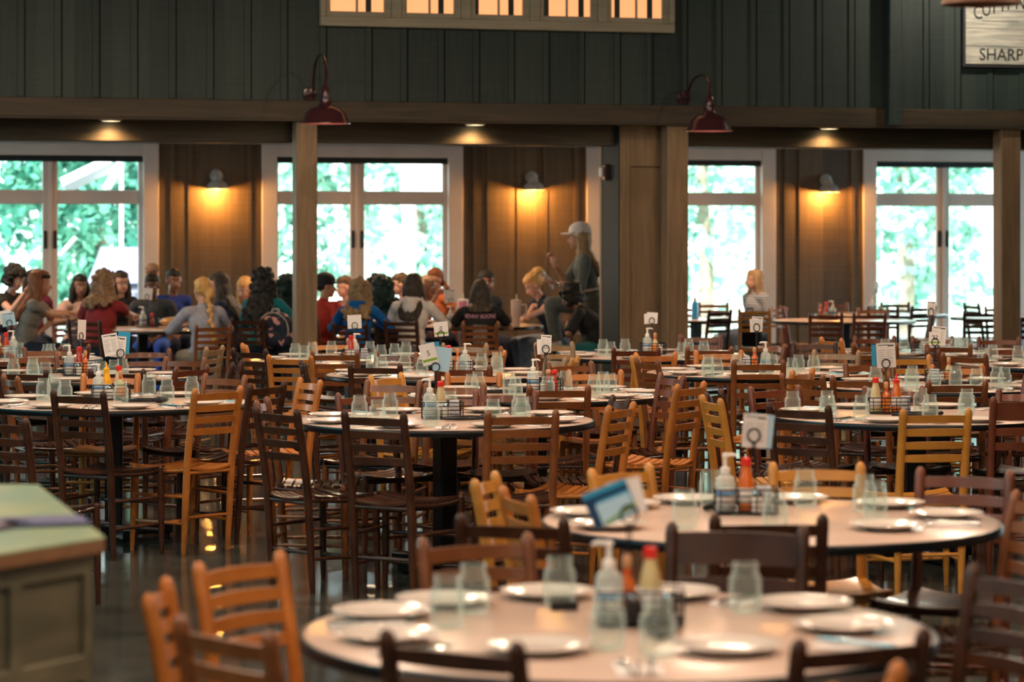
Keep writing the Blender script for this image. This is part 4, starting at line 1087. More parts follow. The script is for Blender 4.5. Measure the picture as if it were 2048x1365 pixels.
HSP = {
 'T1': dict(at=(1262, 1235), yaw=0, sc=1.0, cards=[(0.115, 0.092, -0.03, 0.005, -22, 'B', 'promo'), (0.085, 0.09, 0.005, 0.02, -14, 'W', '')]),
 'T2': dict(at=(1513, 1030), cards=[(0.085, 0.115, 0.0, -0.02, 4, 'W', 'menu'), (0.085, 0.115, 0.018, -0.02, 6, 'P', '')]),
 'T3': dict(at=(870, 846), cards=[(0.082, 0.11, -0.022, 0.035, -14, 'W', '5'), (0.085, 0.125, 0.025, 0.0, 8, 'P', ''), (0.08, 0.12, -0.01, 0.03, -6, 'B', '')]),
 'T4': dict(at=(236, 800), cards=[(0.088, 0.125, -0.045, 0.01, -10, 'W', 'menu'), (0.09, 0.12, -0.02, 0.0, 4, 'W', 'menu'), (0.07, 0.125, 0.012, 0.02, 4, 'B', '')]),
 'T5': dict(at=(1777, 822), cards=[(0.10, 0.13, 0.005, 0.0, -3, 'W', 'menu'), (0.085, 0.11, -0.03, 0.01, -2, 'B', '')]),
 'T6': dict(at=(1092, 780), cards=[(0.062, 0.105, 0.0, 0.0, 2, 'W', 'menu'), (0.04, 0.09, -0.03, -0.01, -2, 'W', '')]),
 'T7': dict(at=(881, 745), cards=[(0.095, 0.098, 0.005, 0.01, -5, 'W', '0')]),
 'T8': dict(at=(708, 722), cards=[(0.102, 0.10, 0.0, 0.0, -3, 'W', '')]),
 'T9': dict(at=(158, 745), yaw=60, cards=[(0.085, 0.13, 0.0, 0.0, 3, 'W', '')]),
 'T10': dict(at=(14, 720), cards=[(0.10, 0.10, 0.0, 0.0, -10, 'P', 'menu'), (0.1, 0.1, -0.02, 0.02, -14, 'W', '')]),
 'T11': dict(at=(1305, 706), cards=[(0.085, 0.085, 0.0, 0.0, 3, 'W', ''), (0.085, 0.08, -0.015, -0.005, -2, 'W', '')]),
 'T12': dict(at=(1516, 738), sc=1.15, cards=[(0.075, 0.10, 0.0, 0.0, 4, 'W', 'menu'), (0.07, 0.09, -0.008, -0.005, -3, 'W', '')]),
 'T14': dict(at=(1875, 765), cards=[(0.075, 0.085, 0.0, 0.0, 0, 'W', '22'), (0.09, 0.12, 0.02, 0.0, 4, 'W', 'menu')]),
 'T15': dict(at=(1866, 712), sc=1.25, cards=[(0.065, 0.11, 0.0, 0.0, 2, 'W', 'menu')]),
 'T18': dict(at=(1754, 632), yaw=50, cards=[(0.10, 0.13, 0.0, 0.0, 6, 'W', '')]),
 'P1': dict(at=(291, 655), sc=1.15, cards=[(0.10, 0.115, 0.0, 0.0, 5, 'W', '')]),
 'P3': dict(at=(901, 658), cards=[(0.12, 0.13, 0.0, 0.0, -6, 'W', 'menu')]),
}
for k, sp in HSP.items():
    D = (EYE-TZ)*F/(sp['at'][1]-HY)
    p = Vector((X(sp['at'][0], CAD[k].y), CAD[k].y+0.098, 0)); make_holder(k, p, sp)
for k, c in CAD.items():
    o = CAD0 if not cad_used else copy_tree(CAD0); cad_used = True
    o.location = (c.x, c.y, TZ+0.001); tag(o, 'black wire condiment caddy on %s' % TB[k][2], 'caddy', 'wire caddies in the middle of the tables')
    for kind, lx, ly in SPECS.get(k, []):
        loc = (c.x+lx, c.y+ly, TZ+0.0098); tp = TB[k][2]
        if kind in ('san', 'sanB'): sanitizer(loc, 'clear sanitizer bottle with white pump on %s' % tp, R(rnd.choice((0, 180))))
        elif kind == 'hot': hot_sauce(loc, 'orange hot sauce bottle with wooden cap on %s' % tp)
        elif kind == 'hotP': hot_sauce(loc, 'pale sauce bottle with wooden cap and red label on %s' % tp, M['dress'])
        elif kind == 'ketR': ketchup(loc, 'red-capped ketchup bottle on %s' % tp, M['sauce'], M['red'])
        elif kind == 'ketO': ketchup(loc, 'red-capped orange sauce bottle on %s' % tp, M['orange'], M['red'])
        elif kind == 'ketB': ketchup(loc, 'red-capped amber sauce bottle on %s' % tp, M['dress'], M['red'])
        elif kind == 'ketT': ketchup(loc, 'orange bottle with pointed red nozzle on %s' % tp, M['orange'], M['red'], tall=True)
        elif kind == 'dresR': ketchup(loc, 'pale dressing bottle with red cap on %s' % tp, M['dress'], M['red'])
        elif kind == 'mus': ketchup(loc, 'yellow mustard bottle with pointed yellow nozzle on %s' % tp, M['mustard'], M['mustard'], tall=True)
        elif kind == 'salt': shaker(loc, 'white salt shaker on %s' % tp, None)
        elif kind == 'pep': shaker(loc, 'dark pepper shaker on %s' % tp, M['pepper'])
        elif kind == 'pak': packets(loc, 0, 'stack of white sugar packets on %s' % tp)
        elif kind in ('redball', 'wball'):
            bottle('stoppered_bottle', [(0.02, 0), (0.022, 0.003), (0.022, 0.06), (0.012, 0.08), (0.010, 0.098)], M['sauce'], [('stopper', [(0.009, 0.098), (0.016, 0.106), (0.0185, 0.115), (0.016, 0.125), (0.008, 0.131), (0.002, 0.132)], M['red'] if kind == 'redball' else M['wcap'])],
                   'small bottle with %s ball stopper on %s' % ('bright red' if kind == 'redball' else 'pale wooden', tp), 'bottle', 'bottles in the wire caddies', loc)
# black serving tongs lying by some caddies
def tongs(k, u, v, rz, label):
    p = clampr(on_table(k, u, v), TLOC[k], 0.6)
    r = empty('serving_tongs', (p.x, p.y, TZ+0.001), R(rz)); tag(r, label, 'tongs', 'black serving tongs')
    for s in (-1, 1):
        b = MB(); b.tube([(-0.12, 0, 0.012), (-0.05, s*0.022, 0.014), (0.04, s*0.03, 0.014), (0.08, s*0.022, 0.013)], [0.009, 0.011, 0.010, 0.008], 8, flat=0.9)
        b.build('arm', M['black'], r)
        b = MB(); b.ell((0.105, s*0.024, 0.018), (0.04, 0.022, 0.016), n=12, m=8)
        for q in range(5): b.tube([(0.085+q*0.014, s*0.006, 0.012), (0.085+q*0.014, -s*0.002, 0.02)], 0.004, 6)
        b.build('claw', M['black'], r)
    return r
for k, u, v, rz in (('T3', 935, 842, 10), ('T4', 285, 806, -12), ('T5', 1830, 834, 5), ('T6', 1010, 788, 20), ('T14', 1915, 770, 0), ('T2', 1440, 1018, 60), ('T15', 1835, 716, 15), ('T16', 1975, 722, -5), ('T9', 95, 748, 8), ('T12', 1462, 742, 0), ('T1', 1325, 1268, 85), ('T7', 842, 740, -60)):
    tongs(k, u, v, rz, 'black plastic serving tongs lying on %s' % TB[k][2])
rem = empty('phone', (*on_table('T1', 1128, 1222).xy, TZ+0.001), 0.1); tag(rem, 'small black phone lying behind a jar on the nearest table', 'phone')
MB().bbox(-0.035, 0.035, -0.017, 0.017, 0, 0.022, 0.004).build('case', M['black'], rem)

# ------------------------------------------------------------------ host desk, lower left
M['desktop'] = mat('worn_green_planks', (0.12, 0.25, 0.19), 0.35, col2=(0.28, 0.34, 0.16), scale=2.2, stretch=(3, 1, 1), bump=0.2, detail=8)
M['deskside'] = mat('worn_green_paint', (0.20, 0.18, 0.115), 0.6, col2=(0.12, 0.12, 0.078), scale=5, stretch=(1, 1, 3), bump=0.2)
M['deskedge'] = mat('worn_brown_edge', (0.30, 0.15, 0.07), 0.5, col2=(0.20, 0.11, 0.06), scale=10)
dk = empty('host_desk', (-1.6, 6.6, 0)); tag(dk, 'angled green-painted wooden desk at the lower left corner', 'desk')
o0 = Vector((-1.6, 6.6, 0)); ZT = 1.0
A_ = Vector((-0.94, 6.35, 0)); B_ = Vector((-1.32, 7.66, 0)); C_ = Vector((-2.5, 7.72, 0)); D_ = Vector((-2.5, 5.0, 0)); E_ = A_ + Vector((-0.18, -0.32, 0))*3.0
poly = [p-o0 for p in (A_, B_, C_, D_, E_)]
MB().prism([(p.x, p.y) for p in poly], ZT-0.004, ZT).build('desk_top', M['desktop'], dk, smooth=False)
cen = Vector((-0.35, -0.1, 0))
MB().prism([(p.x, p.y) for p in poly], ZT-0.034, ZT-0.004).build('top_edge', M['deskedge'], dk, smooth=False)
ins = [cen+(p-cen)*0.955 for p in poly]
MB().prism([(p.x, p.y) for p in ins], 0.0, ZT-0.034).build('body', M['deskside'], dk, smooth=False)
# stiles and rails standing proud of each side
fr = MB()
for i in (0, 1, 4, 3):
    a = ins[i]; b = ins[(i+1) % 5]
    if i == 4: a, b = ins[4], ins[0]
    d = (b-a); L_ = d.length; d.normalize(); nrm = Vector((d.y, -d.x, 0))
    if (a+b).dot(nrm)/2 - cen.dot(nrm) < 0: nrm = -nrm
    Mx = Matrix(((d.x, nrm.x, 0, a.x), (d.y, nrm.y, 0, a.y), (0, 0, 1, 0), (0, 0, 0, 1)))
    ncol = max(2, round(L_/0.24))
    for k in range(ncol+1):
        x = L_*k/ncol; fr.bbox(max(0, x-0.022), min(L_, x+0.022), -0.002, 0.016, 0.0, ZT-0.036, 0.003, M=Mx)
    for (z0, z1) in ((ZT-0.085, ZT-0.036), (ZT-0.33, ZT-0.27), (ZT-0.62, ZT-0.57), (0, 0.12)):
        fr.bbox(0, L_, -0.002, 0.0155, z0, z1, 0.003, M=Mx)
fr.build('frame_rails', M['deskside'], dk, smooth=False)
M['folder'] = mat('blue_folder', (0.045, 0.06, 0.19), 0.45)
M['folder2'] = mat('plum_folder', (0.07, 0.04, 0.10), 0.45)
def folder(u, v, w, h, rz, m, label, z=0.0):
    D = (EYE-ZT)*F/(v-HY); r = empty('folder', (X(u, D), D, ZT+0.001+z), R(rz)); tag(r, label, 'folder', 'folders on the green desk')
    MB().bbox(-w/2, w/2, -h/2, h/2, 0, 0.003, 0.001).build('cover', m, r, smooth=False)
    MB().bbox(-w/2+0.005, w/2-0.006, -h/2+0.005, h/2-0.005, 0.003, 0.006, 0.0008).build('pages', M['paper'], r, smooth=False)
    MB().bbox(-w/2, w/2, -h/2, h/2, 0.006, 0.009, 0.001).build('cover', m, r, smooth=False)
folder(88, 1048, 0.20, 0.17, 18, M['folder'], 'blue folder lying on the green desk, on top', 0.0)
folder(-25, 1055, 0.15, 0.16, -25, M['folder2'], 'plum folder lying beside the blue one on the green desk')

# ------------------------------------------------------------------ things on the crowded tables
def tumbler(k, u, v, m, lidm, handle, label, strawcol='white'):
    D = TLOC[k].y-0.45 if k == 'P3' and u > 1000 else TLOC[k].y-0.2
    p = Vector((X(u, D), D, 0)); p = clampr(p, TLOC[k], 0.66)
    r = empty('tumbler', (p.x, p.y, TZ+0.001)); tag(r, label, 'tumbler')
    MB().lathe([(0.035, 0), (0.037, 0.003), (0.038, 0.09), (0.050, 0.11), (0.052, 0.24), (0.050, 0.245)], 28).build('cup', m, r)
    MB().lathe([(0.051, 0.243), (0.053, 0.247), (0.052, 0.262), (0.03, 0.268), (0.002, 0.269)], 28).build('lid', lidm, r)
    MB().tube([(0.005, 0, 0.26), (0.002, 0, 0.32)], 0.0055, 8).build('straw', M['white'], r)
    if handle: MB().tube([(0.045, 0, 0.215), (0.09, 0, 0.218), (0.102, 0, 0.205), (0.100, 0, 0.13), (0.09, 0, 0.112), (0.045, 0, 0.105)], 0.0095, 10).build('handle', m, r)
M['cream'] = mat('cream_enamel', (0.66, 0.52, 0.45), 0.35); M['pink'] = mat('pink_enamel', (0.66, 0.20, 0.32), 0.35)
tumbler('P3', 1033, 655, M['cream'], M['cream'], True, 'tall cream tumbler with a side handle and straw on the tumbler table')
tumbler('P3', 926, 648, M['pink'], M['white'], False, 'pink tumbler with a white lid and straw on the tumbler table')
def flat(name, k, u, v, w, d, h, rz, m, label, cat, m2=None, group=None):
    p = clampr(on_table(k, u, v), TLOC[k], 0.62); r = empty(name, (p.x, p.y, TZ+0.001), R(rz)); tag(r, label, cat, group)
    MB().bbox(-w/2, w/2, -d/2, d/2, 0, h, min(h*0.3, 0.004)).build('cover', m, r)
    if m2: MB().bbox(-w/2+0.006, w/2-0.006, -d/2+0.006, d/2-0.006, h, h+0.003, 0.001).build('top_sheet', m2, r)
flat('notebook', 'P3', 1040, 662, 0.17, 0.22, 0.015, 20, M['paper'], 'open pale notebook beside the cream tumbler', 'notebook', M['paleblue'])
flat('phone', 'P3', 1062, 664, 0.08, 0.15, 0.012, 70, M['black'], 'orange and black phone on the tumbler table', 'phone', M['label_y'])
for i, (u, v, rz) in enumerate(((318, 664, 10), (345, 662, -30), (362, 660, 25), (250, 662, 70))):
    flat('booklet', 'P1', u, v, 0.17, 0.24, 0.006, rz, M['paper'], ['open white booklet in front of the red-shirted girl', 'white booklet under the chip bag', 'white booklet at the table edge by the braided girl', 'white booklet at the left of the braided girl\'s table'][i], 'booklet', None, 'white booklets on the crowded table')
p = on_table('P1', 350, 656); p = clampr(p, TLOC['P1'], 0.56)
cb = empty('chip_bag', (p.x, p.y, TZ+0.01), R(-15)); tag(cb, 'crumpled orange-brown snack bag lying beside the sanitizer bottle', 'snack bag')
M['chips'] = mat('snack_bag_foil', (0.62, 0.36, 0.13), 0.3, col2=(0.42, 0.21, 0.08), scale=14, bump=0.6)
b = MB(); b.ell((0, 0, 0.05), (0.16, 0.10, 0.05), n=18, m=10); b.build('bag', M['chips'], cb); MB().bbox(0.145, 0.18, -0.06, 0.06, 0.035, 0.05, 0.004).build('sealed_edge', M['chips'], cb)
flat('booklet', 'P2', 470, 662, 0.2, 0.25, 0.01, 12, M['paper'], 'white booklet left of the floral backpack', 'booklet', None)
bb = empty('water_bottle', (X(1390, 29.5), 29.5, TZ+0.001)); tag(bb, 'bright blue water bottle standing on a table before the third window', 'bottle')
M['bluebot'] = mat('blue_bottle', (0.05, 0.35, 0.75), 0.15, coat=0.4)
MB().lathe([(0.034, 0), (0.038, 0.004), (0.038, 0.15), (0.03, 0.18), (0.018, 0.195)], 24).build('bottle_body', M['bluebot'], bb)
MB().lathe([(0.02, 0.195), (0.02, 0.225), (0.01, 0.24)], 20).build('cap', M['white'], bb)
# ================================================================== people
def skinm(n, c): return mat(n, c, 0.45, col2=tuple(x*0.9 for x in c), scale=8, spec=0.4)
SKIN = {'fair': skinm('fair_skin', (0.60, 0.34, 0.25)), 'tan': skinm('tan_skin', (0.48, 0.25, 0.15)), 'brown': skinm('brown_skin', (0.22, 0.105, 0.065)), 'dark': skinm('deep_brown_skin', (0.12, 0.055, 0.035))}
def hairm(n, c, c2, sc=30): return mat(n, c, 0.58, col2=c2, spec=0.35, scale=sc, stretch=(1, 1, 0.16), bump=0.5, detail=6)
HAIR = {'black': hairm('black_hair', (0.008, 0.008, 0.008), (0.022, 0.02, 0.018)), 'brown': hairm('brown_hair', (0.055, 0.032, 0.02), (0.12, 0.075, 0.045)),
        'auburn': hairm('auburn_hair', (0.16, 0.05, 0.02), (0.26, 0.095, 0.035)), 'blonde': hairm('blonde_hair', (0.52, 0.27, 0.08), (0.68, 0.42, 0.16)),
        'dblonde': hairm('dark_blonde_hair', (0.24, 0.15, 0.08), (0.42, 0.29, 0.16)), 'lbrown': hairm('light_brown_hair', (0.18, 0.10, 0.055), (0.34, 0.21, 0.12)),
        'ash': hairm('ash_brown_hair', (0.022, 0.017, 0.013), (0.075, 0.06, 0.046)), 'green': hairm('dark_teal_hair', (0.004, 0.018, 0.018), (0.012, 0.035, 0.032))}
def cloth(n, c, c2=None, sc=25): return mat(n, c, 0.85, col2=c2 or tuple(x*0.8 for x in c), scale=sc, bump=0.25)
CL = {}
def C(n, c, c2=None):
    if n not in CL: CL[n] = cloth(n, c, c2)
    return CL[n]
denim = C('denim', (0.09, 0.13, 0.20)); navyj = C('dark_jeans', (0.012, 0.02, 0.045)); khaki = C('khaki', (0.25, 0.22, 0.17)); ljean = C('light_jeans', (0.22, 0.27, 0.36), (0.34, 0.39, 0.46))
M['eyew'] = mat('eye_white', (0.7, 0.68, 0.65), 0.25); M['iris'] = mat('dark_iris', (0.02, 0.012, 0.008), 0.2); M['lips'] = mat('lips', (0.40, 0.12, 0.10), 0.4); M['lipsd'] = mat('dark_lips', (0.17, 0.05, 0.045), 0.4)
M['shoe'] = mat('pale_sneaker', (0.5, 0.5, 0.48), 0.6)
CLOUD = bpy.data.textures.new('curl', 'CLOUDS'); CLOUD.noise_scale = 0.045; CLOUD.noise_depth = 2
CLOUD2 = bpy.data.textures.new('fold', 'CLOUDS'); CLOUD2.noise_scale = 0.11; CLOUD2.noise_depth = 1
def remesh(o, vox, sm=4, disp=0.0, tex=None):
    m = o.modifiers.new('Remesh', 'REMESH'); m.mode = 'VOXEL'; m.voxel_size = vox; m.use_smooth_shade = True
    if sm:
        s = o.modifiers.new('Smooth', 'SMOOTH'); s.iterations = sm; s.factor = 0.5
    if disp:
        d = o.modifiers.new('Displace', 'DISPLACE'); d.texture = tex or CLOUD; d.strength = disp; d.mid_level = 0.5; d.texture_coords = 'LOCAL'
    return o
def Ry(a): return Matrix.Rotation(R(a), 3, 'Y')
def Rz(a): return Matrix.Rotation(R(a), 3, 'Z')
def Rx(a): return Matrix.Rotation(R(a), 3, 'X')
def V(*a): return Vector(a)
def ftube(b, a, c, ra, rc, n=16):
    b.tube([a, (Vector(a)+Vector(c))/2, c], [ra, (ra+rc)/2, rc], n)
def ik(S_, T, l1, l2, hint):
    d = T-S_; L_ = d.length
    if L_ > (l1+l2)*0.985: T = S_+d*((l1+l2)*0.985/L_); d = T-S_; L_ = d.length
    a = (l1*l1-l2*l2+L_*L_)/(2*L_); h = math.sqrt(max(l1*l1-a*a, 1e-6))
    u = d.normalized(); w = hint-u*hint.dot(u); w.normalize()
    return S_+u*a+w*h, T
def hand(b, W, dr, palm, thumb, curl=25, grip=None):
    """palm and five bent fingers; dr = along the hand, palm = direction the palm faces, thumb = side of the thumb"""
    dr = dr.normalized(); palm = (palm-dr*palm.dot(dr)).normalized(); th = dr.cross(palm)
    if th.dot(thumb) < 0: th = -th
    Mx = Matrix((dr, th, palm)).transposed()
    b.ell(W+dr*0.045, (0.048, 0.038, 0.015), M=Mx, n=12, m=8)
    for i, (off, ln) in enumerate(((0.028, 0.070), (0.010, 0.078), (-0.009, 0.072), (-0.027, 0.056))):
        p = W+dr*0.085+th*off; d = dr+th*off*2; d.normalize(); c = curl+i*4
        for seg, (l, r0, r1) in enumerate(((0.45, 0.0095, 0.009), (0.32, 0.009, 0.0085), (0.23, 0.0085, 0.007))):
            c2 = c*(seg+0.6); q = p+(d*math.cos(R(min(c2, 150)))+palm*math.sin(R(min(c2, 150))))*ln*l
            b.cap(p, q, r0, r1, 8); p = q
    p = W+dr*0.022+th*0.030; q = p+(dr*0.7+th*0.75+palm*0.25).normalized()*0.035; b.cap(p, q, 0.0125, 0.011, 8)
    b.cap(q, q+(dr*0.95+th*0.1+palm*0.4).normalized()*0.032, 0.0108, 0.009, 8)

def short(lb):
    w = lb.split(',')[0].split()[:9]
    while w[-1] in ('in', 'a', 'with', 'of', 'by', 'the', 'and', 'left', 'dark', 'long', 'one'): w.pop()
    return ' '.join(w)
PEOPLE = []; HR = random.Random(5)
def person(u, v, D, hd, label, skin='fair', hair=('long', 'brown'), shirt=None, sleeve=0.45, pants=None, lean=8, yaw=0, pitch=5, roll=0,
           hands=(None, None), fin='m', standing=False, seat_chair=True, hood=False, extra=None, hints=(None, None), curl=30, shorts=False, shoes=True, wide=1.0, knee=None, s=None):
    st = standing
    hipz = 0.94 if st else 0.585
    pel = V(0, 0, hipz); L1 = Ry(lean); L2 = Ry(lean*1.35)
    chest = pel+L1@V(0, 0, 0.25); nb = chest+L2@V(0, 0, 0.235); 
    hc = nb+Ry(lean*0.7+pitch*0.4)@V(0.012, 0, 0.165)
    Rh = Rz(yaw)@Ry(pitch)@Rx(roll)
    top = hc+Rh@V(-0.01, 0, 0.12)
    h = R(hd); RZ = Matrix.Rotation(h, 3, 'Z'); s_in = s
    for _ in range(60):                  # keep the body clear of the tables
        if s_in is None:
            zt = EYE-(v-HY)*D/F; s = max(0.88, min(1.08, zt/top.z))
        hw = RZ@(hc*s)
        rx, ry = X(u, D)-hw.x, D-hw.y
        if st: break
        near = [c for c in TLOC.values() if (c-Vector((rx, ry, 0))).length < 1.0]
        if not near: break
        D += 0.03 if ry > near[0].y else -0.03
    root = empty('person', (rx, ry, 0), h); root.scale = (s, s, s)
    tag(root, label, 'person', 'people gathered in the dining hall')
    def loc(p):     # picture target -> local
        w = P(*p)-Vector((rx, ry, 0)); w = RZ.transposed()@w; return w/s
    sk = SKIN[skin]
    sw = 0.168*wide
    Sh = [nb+L2@V(0.0, sg*sw, -0.055) for sg in (-1, 1)]
    tgt = []
    for i, sg in enumerate((-1, 1)):
        hs = hands[i]
        if hs is None: t = V(0.36, sg*0.13, (TZ+0.06)/s) if not st else V(0.1, sg*0.25, 0.8)
        elif hs == 'lap': t = V(0.13, sg*0.07, 0.66)
        elif isinstance(hs, tuple): t = loc(hs)
        else: t = hs
        tgt.append(t)
    El, Wr = [], []
    for i, sg in enumerate((-1, 1)):
        hint = hints[i] or (V(-0.5, sg*0.35, -0.8) if hands[i] == 'lap' else V(-0.35, sg*0.9, -0.45))
        e, w = ik(Sh[i], tgt[i], 0.265, 0.235, hint); El.append(e); Wr.append(w)
    # ---- body: one continuous surface
    b = MB()
    M1 = L1; M2 = L2
    b.ell(pel+V(0, 0, 0.0), (0.115, 0.155, 0.115), M=M1)
    b.ell(pel+L1@V(0.005, 0, 0.14), (0.088, 0.122, 0.15), M=M1)
    b.ell(chest+L2@V(0.0, 0, 0.07), (0.098, 0.142*wide, 0.16), M=M2)
    b.cap(Sh[0]+V(0, 0.02, 0), Sh[1]-V(0, 0.02, 0), 0.050, 0.050)
    b.cap(nb+L2@V(-0.005, 0, -0.04), hc+V(-0.02, 0, -0.05), 0.052, 0.047)
    b.ell(hc+Rh@V(-0.012, 0, 0.022), (0.096, 0.076, 0.098), M=Rh, n=20, m=14)
    b.ell(hc+Rh@V(0.024, 0, -0.040), (0.068, 0.058, 0.078), M=Rh, n=18, m=12)
    b.cap(hc+Rh@V(0.055, 0, -0.098), hc+Rh@V(0.067, 0, -0.092), 0.022, 0.018)
    b.cap(hc+Rh@V(0.082, 0, -0.005), hc+Rh@V(0.103, 0, -0.038), 0.009, 0.0125, 8)
    for sg in (-1, 1):
        b.ell(hc+Rh@V(0.0, sg*0.078, -0.012), (0.018, 0.010, 0.030), M=Rh, n=10, m=8)
        b.ell(hc+Rh@V(0.066, sg*0.030, 0.018), (0.018, 0.022, 0.010), M=Rh, n=10, m=6)
    hands_at = []
    for i, sg in enumerate((-1, 1)):
        b.cap(Sh[i], El[i], 0.043, 0.035); b.cap(El[i], Wr[i], 0.036, 0.024)
        fd = (Wr[i]-El[i]).normalized()
        pl = V(0, 0, -1) if abs(fd.z) < 0.7 else V(1, 0, 0)
        if extra and extra.get('palm%d' % i): pl = extra['palm%d' % i]
        hdir = fd if not (extra and extra.get('dir%d' % i)) else extra['dir%d' % i]
        hand(b, Wr[i]+fd*0.012, hdir, pl, V(0.3, -sg, 0.5), curl if not (extra and extra.get('curl%d' % i)) else extra['curl%d' % i])
        hands_at.append((Wr[i], hdir.normalized()))
    hips = [pel+V(0.0, sg*0.085, -0.02 if st else -0.015) for sg in (-1, 1)]
    legs = []
    for i, sg in enumerate((-1, 1)):
        if st:
            if knee and i in knee: k, a = knee[i]
            else: k = V(0.03, sg*0.09, 0.50); a = V(-0.01, sg*0.10, 0.08)
        else:
            k = V(0.42, sg*0.115, 0.548); a = V(0.37+0.05*sg, sg*0.11, 0.085/s)
        legs.append((hips[i], k, a))
        b.cap(hips[i], k, 0.078, 0.058); b.cap(k, a, 0.056, 0.036); b.cap(a+V(-0.02, 0, -0.035), a+V(0.12, sg*0.01, -0.048), 0.032, 0.026)
    o = b.build('body', sk, root); remesh(o, 0.0065, 3)
    # ---- shirt
    g = 0.014
    b = MB()
    b.ell(pel+L1@V(0, 0, 0.03), (0.118+g, 0.158+g, 0.10), M=M1)
    b.ell(pel+L1@V(0.005, 0, 0.14), (0.094+g, 0.128+g, 0.17), M=M1)
    b.ell(chest+L2@V(0.0, 0, 0.06), (0.102+g, 0.146*wide+g, 0.165), M=M2)
    b.cap(Sh[0]+V(0, 0.015, 0), Sh[1]-V(0, 0.015, 0), 0.050+g, 0.050+g)
    b.cap(nb+L2@V(-0.01, 0, -0.055), nb+L2@V(-0.012, 0, -0.015), 0.075, 0.062)
    for i, sg in enumerate((-1, 1)):
        f = sleeve
        if f <= 1: q = Sh[i].lerp(El[i], f); ftube(b, Sh[i], q, 0.047+g, 0.046+g)
        else:
            b.cap(Sh[i], El[i], 0.045+g, 0.038+g); q = El[i].lerp(Wr[i], f-1); ftube(b, El[i], q, 0.038+g, 0.030+g)
    if hood:
        b.tube([nb+L2@V(0.05, -0.075, 0.01), nb+L2@V(-0.03, -0.085, 0.015), nb+L2@V(-0.095, -0.05, -0.005), nb+L2@V(-0.115, 0, -0.02), nb+L2@V(-0.095, 0.05, -0.005), nb+L2@V(-0.03, 0.085, 0.015), nb+L2@V(0.05, 0.075, 0.01)], [0.022, 0.034, 0.045, 0.050, 0.045, 0.034, 0.022], 12)
        b.ell(nb+L2@V(-0.105, 0, -0.075), (0.045, 0.085, 0.08), M=M2)
    sh = b.build('shirt', shirt, root); remesh(sh, 0.011, 3, 0.018, CLOUD2)
    # ---- trousers and shoes
    b = MB(); b.ell(pel+V(0, 0, 0.0), (0.122+g, 0.16+g, 0.115), M=M1)
    for (hp, k, a) in legs:
        b.cap(hp, k, 0.084+g, 0.062+g)
        if shorts: pass
        else: ftube(b, k, a+V(0, 0, 0.02), 0.060+g, 0.046+g)
    tr = b.build('trousers' if not shorts else 'shorts', pants or navyj, root); remesh(tr, 0.013, 3, 0.014, CLOUD2)
    if shoes:
        for (hp, k, a) in legs:
            b = MB(); b.ell(a+V(0.045, 0, -0.042), (0.125, 0.042, 0.040)); b.ell(a+V(-0.01, 0, -0.02), (0.05, 0.042, 0.05)); x = b.build('shoe', M['shoe'], root); remesh(x, 0.012, 2)
    # ---- face
    for sg in (-1, 1):
        e = MB().ell(hc+Rh@V(0.073, sg*0.031, 0.0), (0.009, 0.014, 0.009), M=Rh, n=10, m=8).build('eye', M['eyew'], root)
        MB().ell(hc+Rh@V(0.0795, sg*0.031, 0.0), (0.004, 0.0058, 0.0065), M=Rh, n=10, m=8).build('iris', M['iris'], e)
        MB().tube([hc+Rh@V(0.080, sg*0.016, 0.024), hc+Rh@V(0.079, sg*0.033, 0.028), hc+Rh@V(0.068, sg*0.048, 0.022)], [0.003, 0.0038, 0.002], 6).build('eyebrow', HAIR['black' if skin in ('dark', 'brown') else 'brown'], root)
    MB().ell(hc+Rh@V(0.0885, 0, -0.066), (0.006, 0.023, 0.0075), M=Rh, n=12, m=8).build('mouth', M['lipsd' if skin in ('dark', 'brown') else 'lips'], root)
    # ---- hair
    kind, hcol = hair; hm = HAIR[hcol]
    b = MB(); curly = 'curl' in kind or 'loc' in kind; kk = 1.10 if curly else 1.0
    b.ell(hc+Rh@V(-0.036, 0, 0.032), (0.095*kk, 0.086*kk, 0.102*kk), M=Rh, n=20, m=14)
    b.ell(hc+Rh@V(0.0, 0, 0.070), (0.082*kk, 0.074*kk, 0.058*kk), M=Rh, n=18, m=12)
    def fall(angs, zlen, r0, r1, out=0.0, fwd=0.0):
        for a in angs:
            q = R(a); dx = -math.cos(q); dy = math.sin(q)
            p0 = hc+Rh@V(-0.02+dx*0.062, dy*0.068, 0.045); p1 = hc+Rh@V(-0.02+dx*0.078, dy*0.083, -0.04)
            side = abs(math.sin(q))
            p2 = nb+L2@V(-0.065+0.08*side*(1 if abs(a) > 60 else 0.3)+fwd*side, dy*0.095+Rh.col[0].y*-0.02, 0.02)
            p3 = nb+L2@V(-0.115-out+0.15*side*(1 if abs(a) > 75 else 0.1)+fwd*side, dy*(0.10+out), -zlen*0.45)
            p4 = nb+L2@V(-0.135-out*0.6+0.19*side*(1 if abs(a) > 75 else 0.1)+fwd*side, dy*(0.095+out), -zlen*(1.0-0.18*side))
            b.tube([p0, p1, p2, p3, p4], [r0*0.8, r0, r0, r0*0.95, r1], 9)
            if curly:
                path = [p0, p1, p2, p3, p4]
                for q2 in range(16):
                    t = 4*(q2+0.5)/16; k3 = min(int(t), 3); w = path[k3].lerp(path[k3+1], t-k3)
                    b.ell(w+V(HR.uniform(-1, 1), HR.uniform(-1, 1), HR.uniform(-1, 1))*r0*0.8, (r0*0.55,)*3, n=8, m=6)
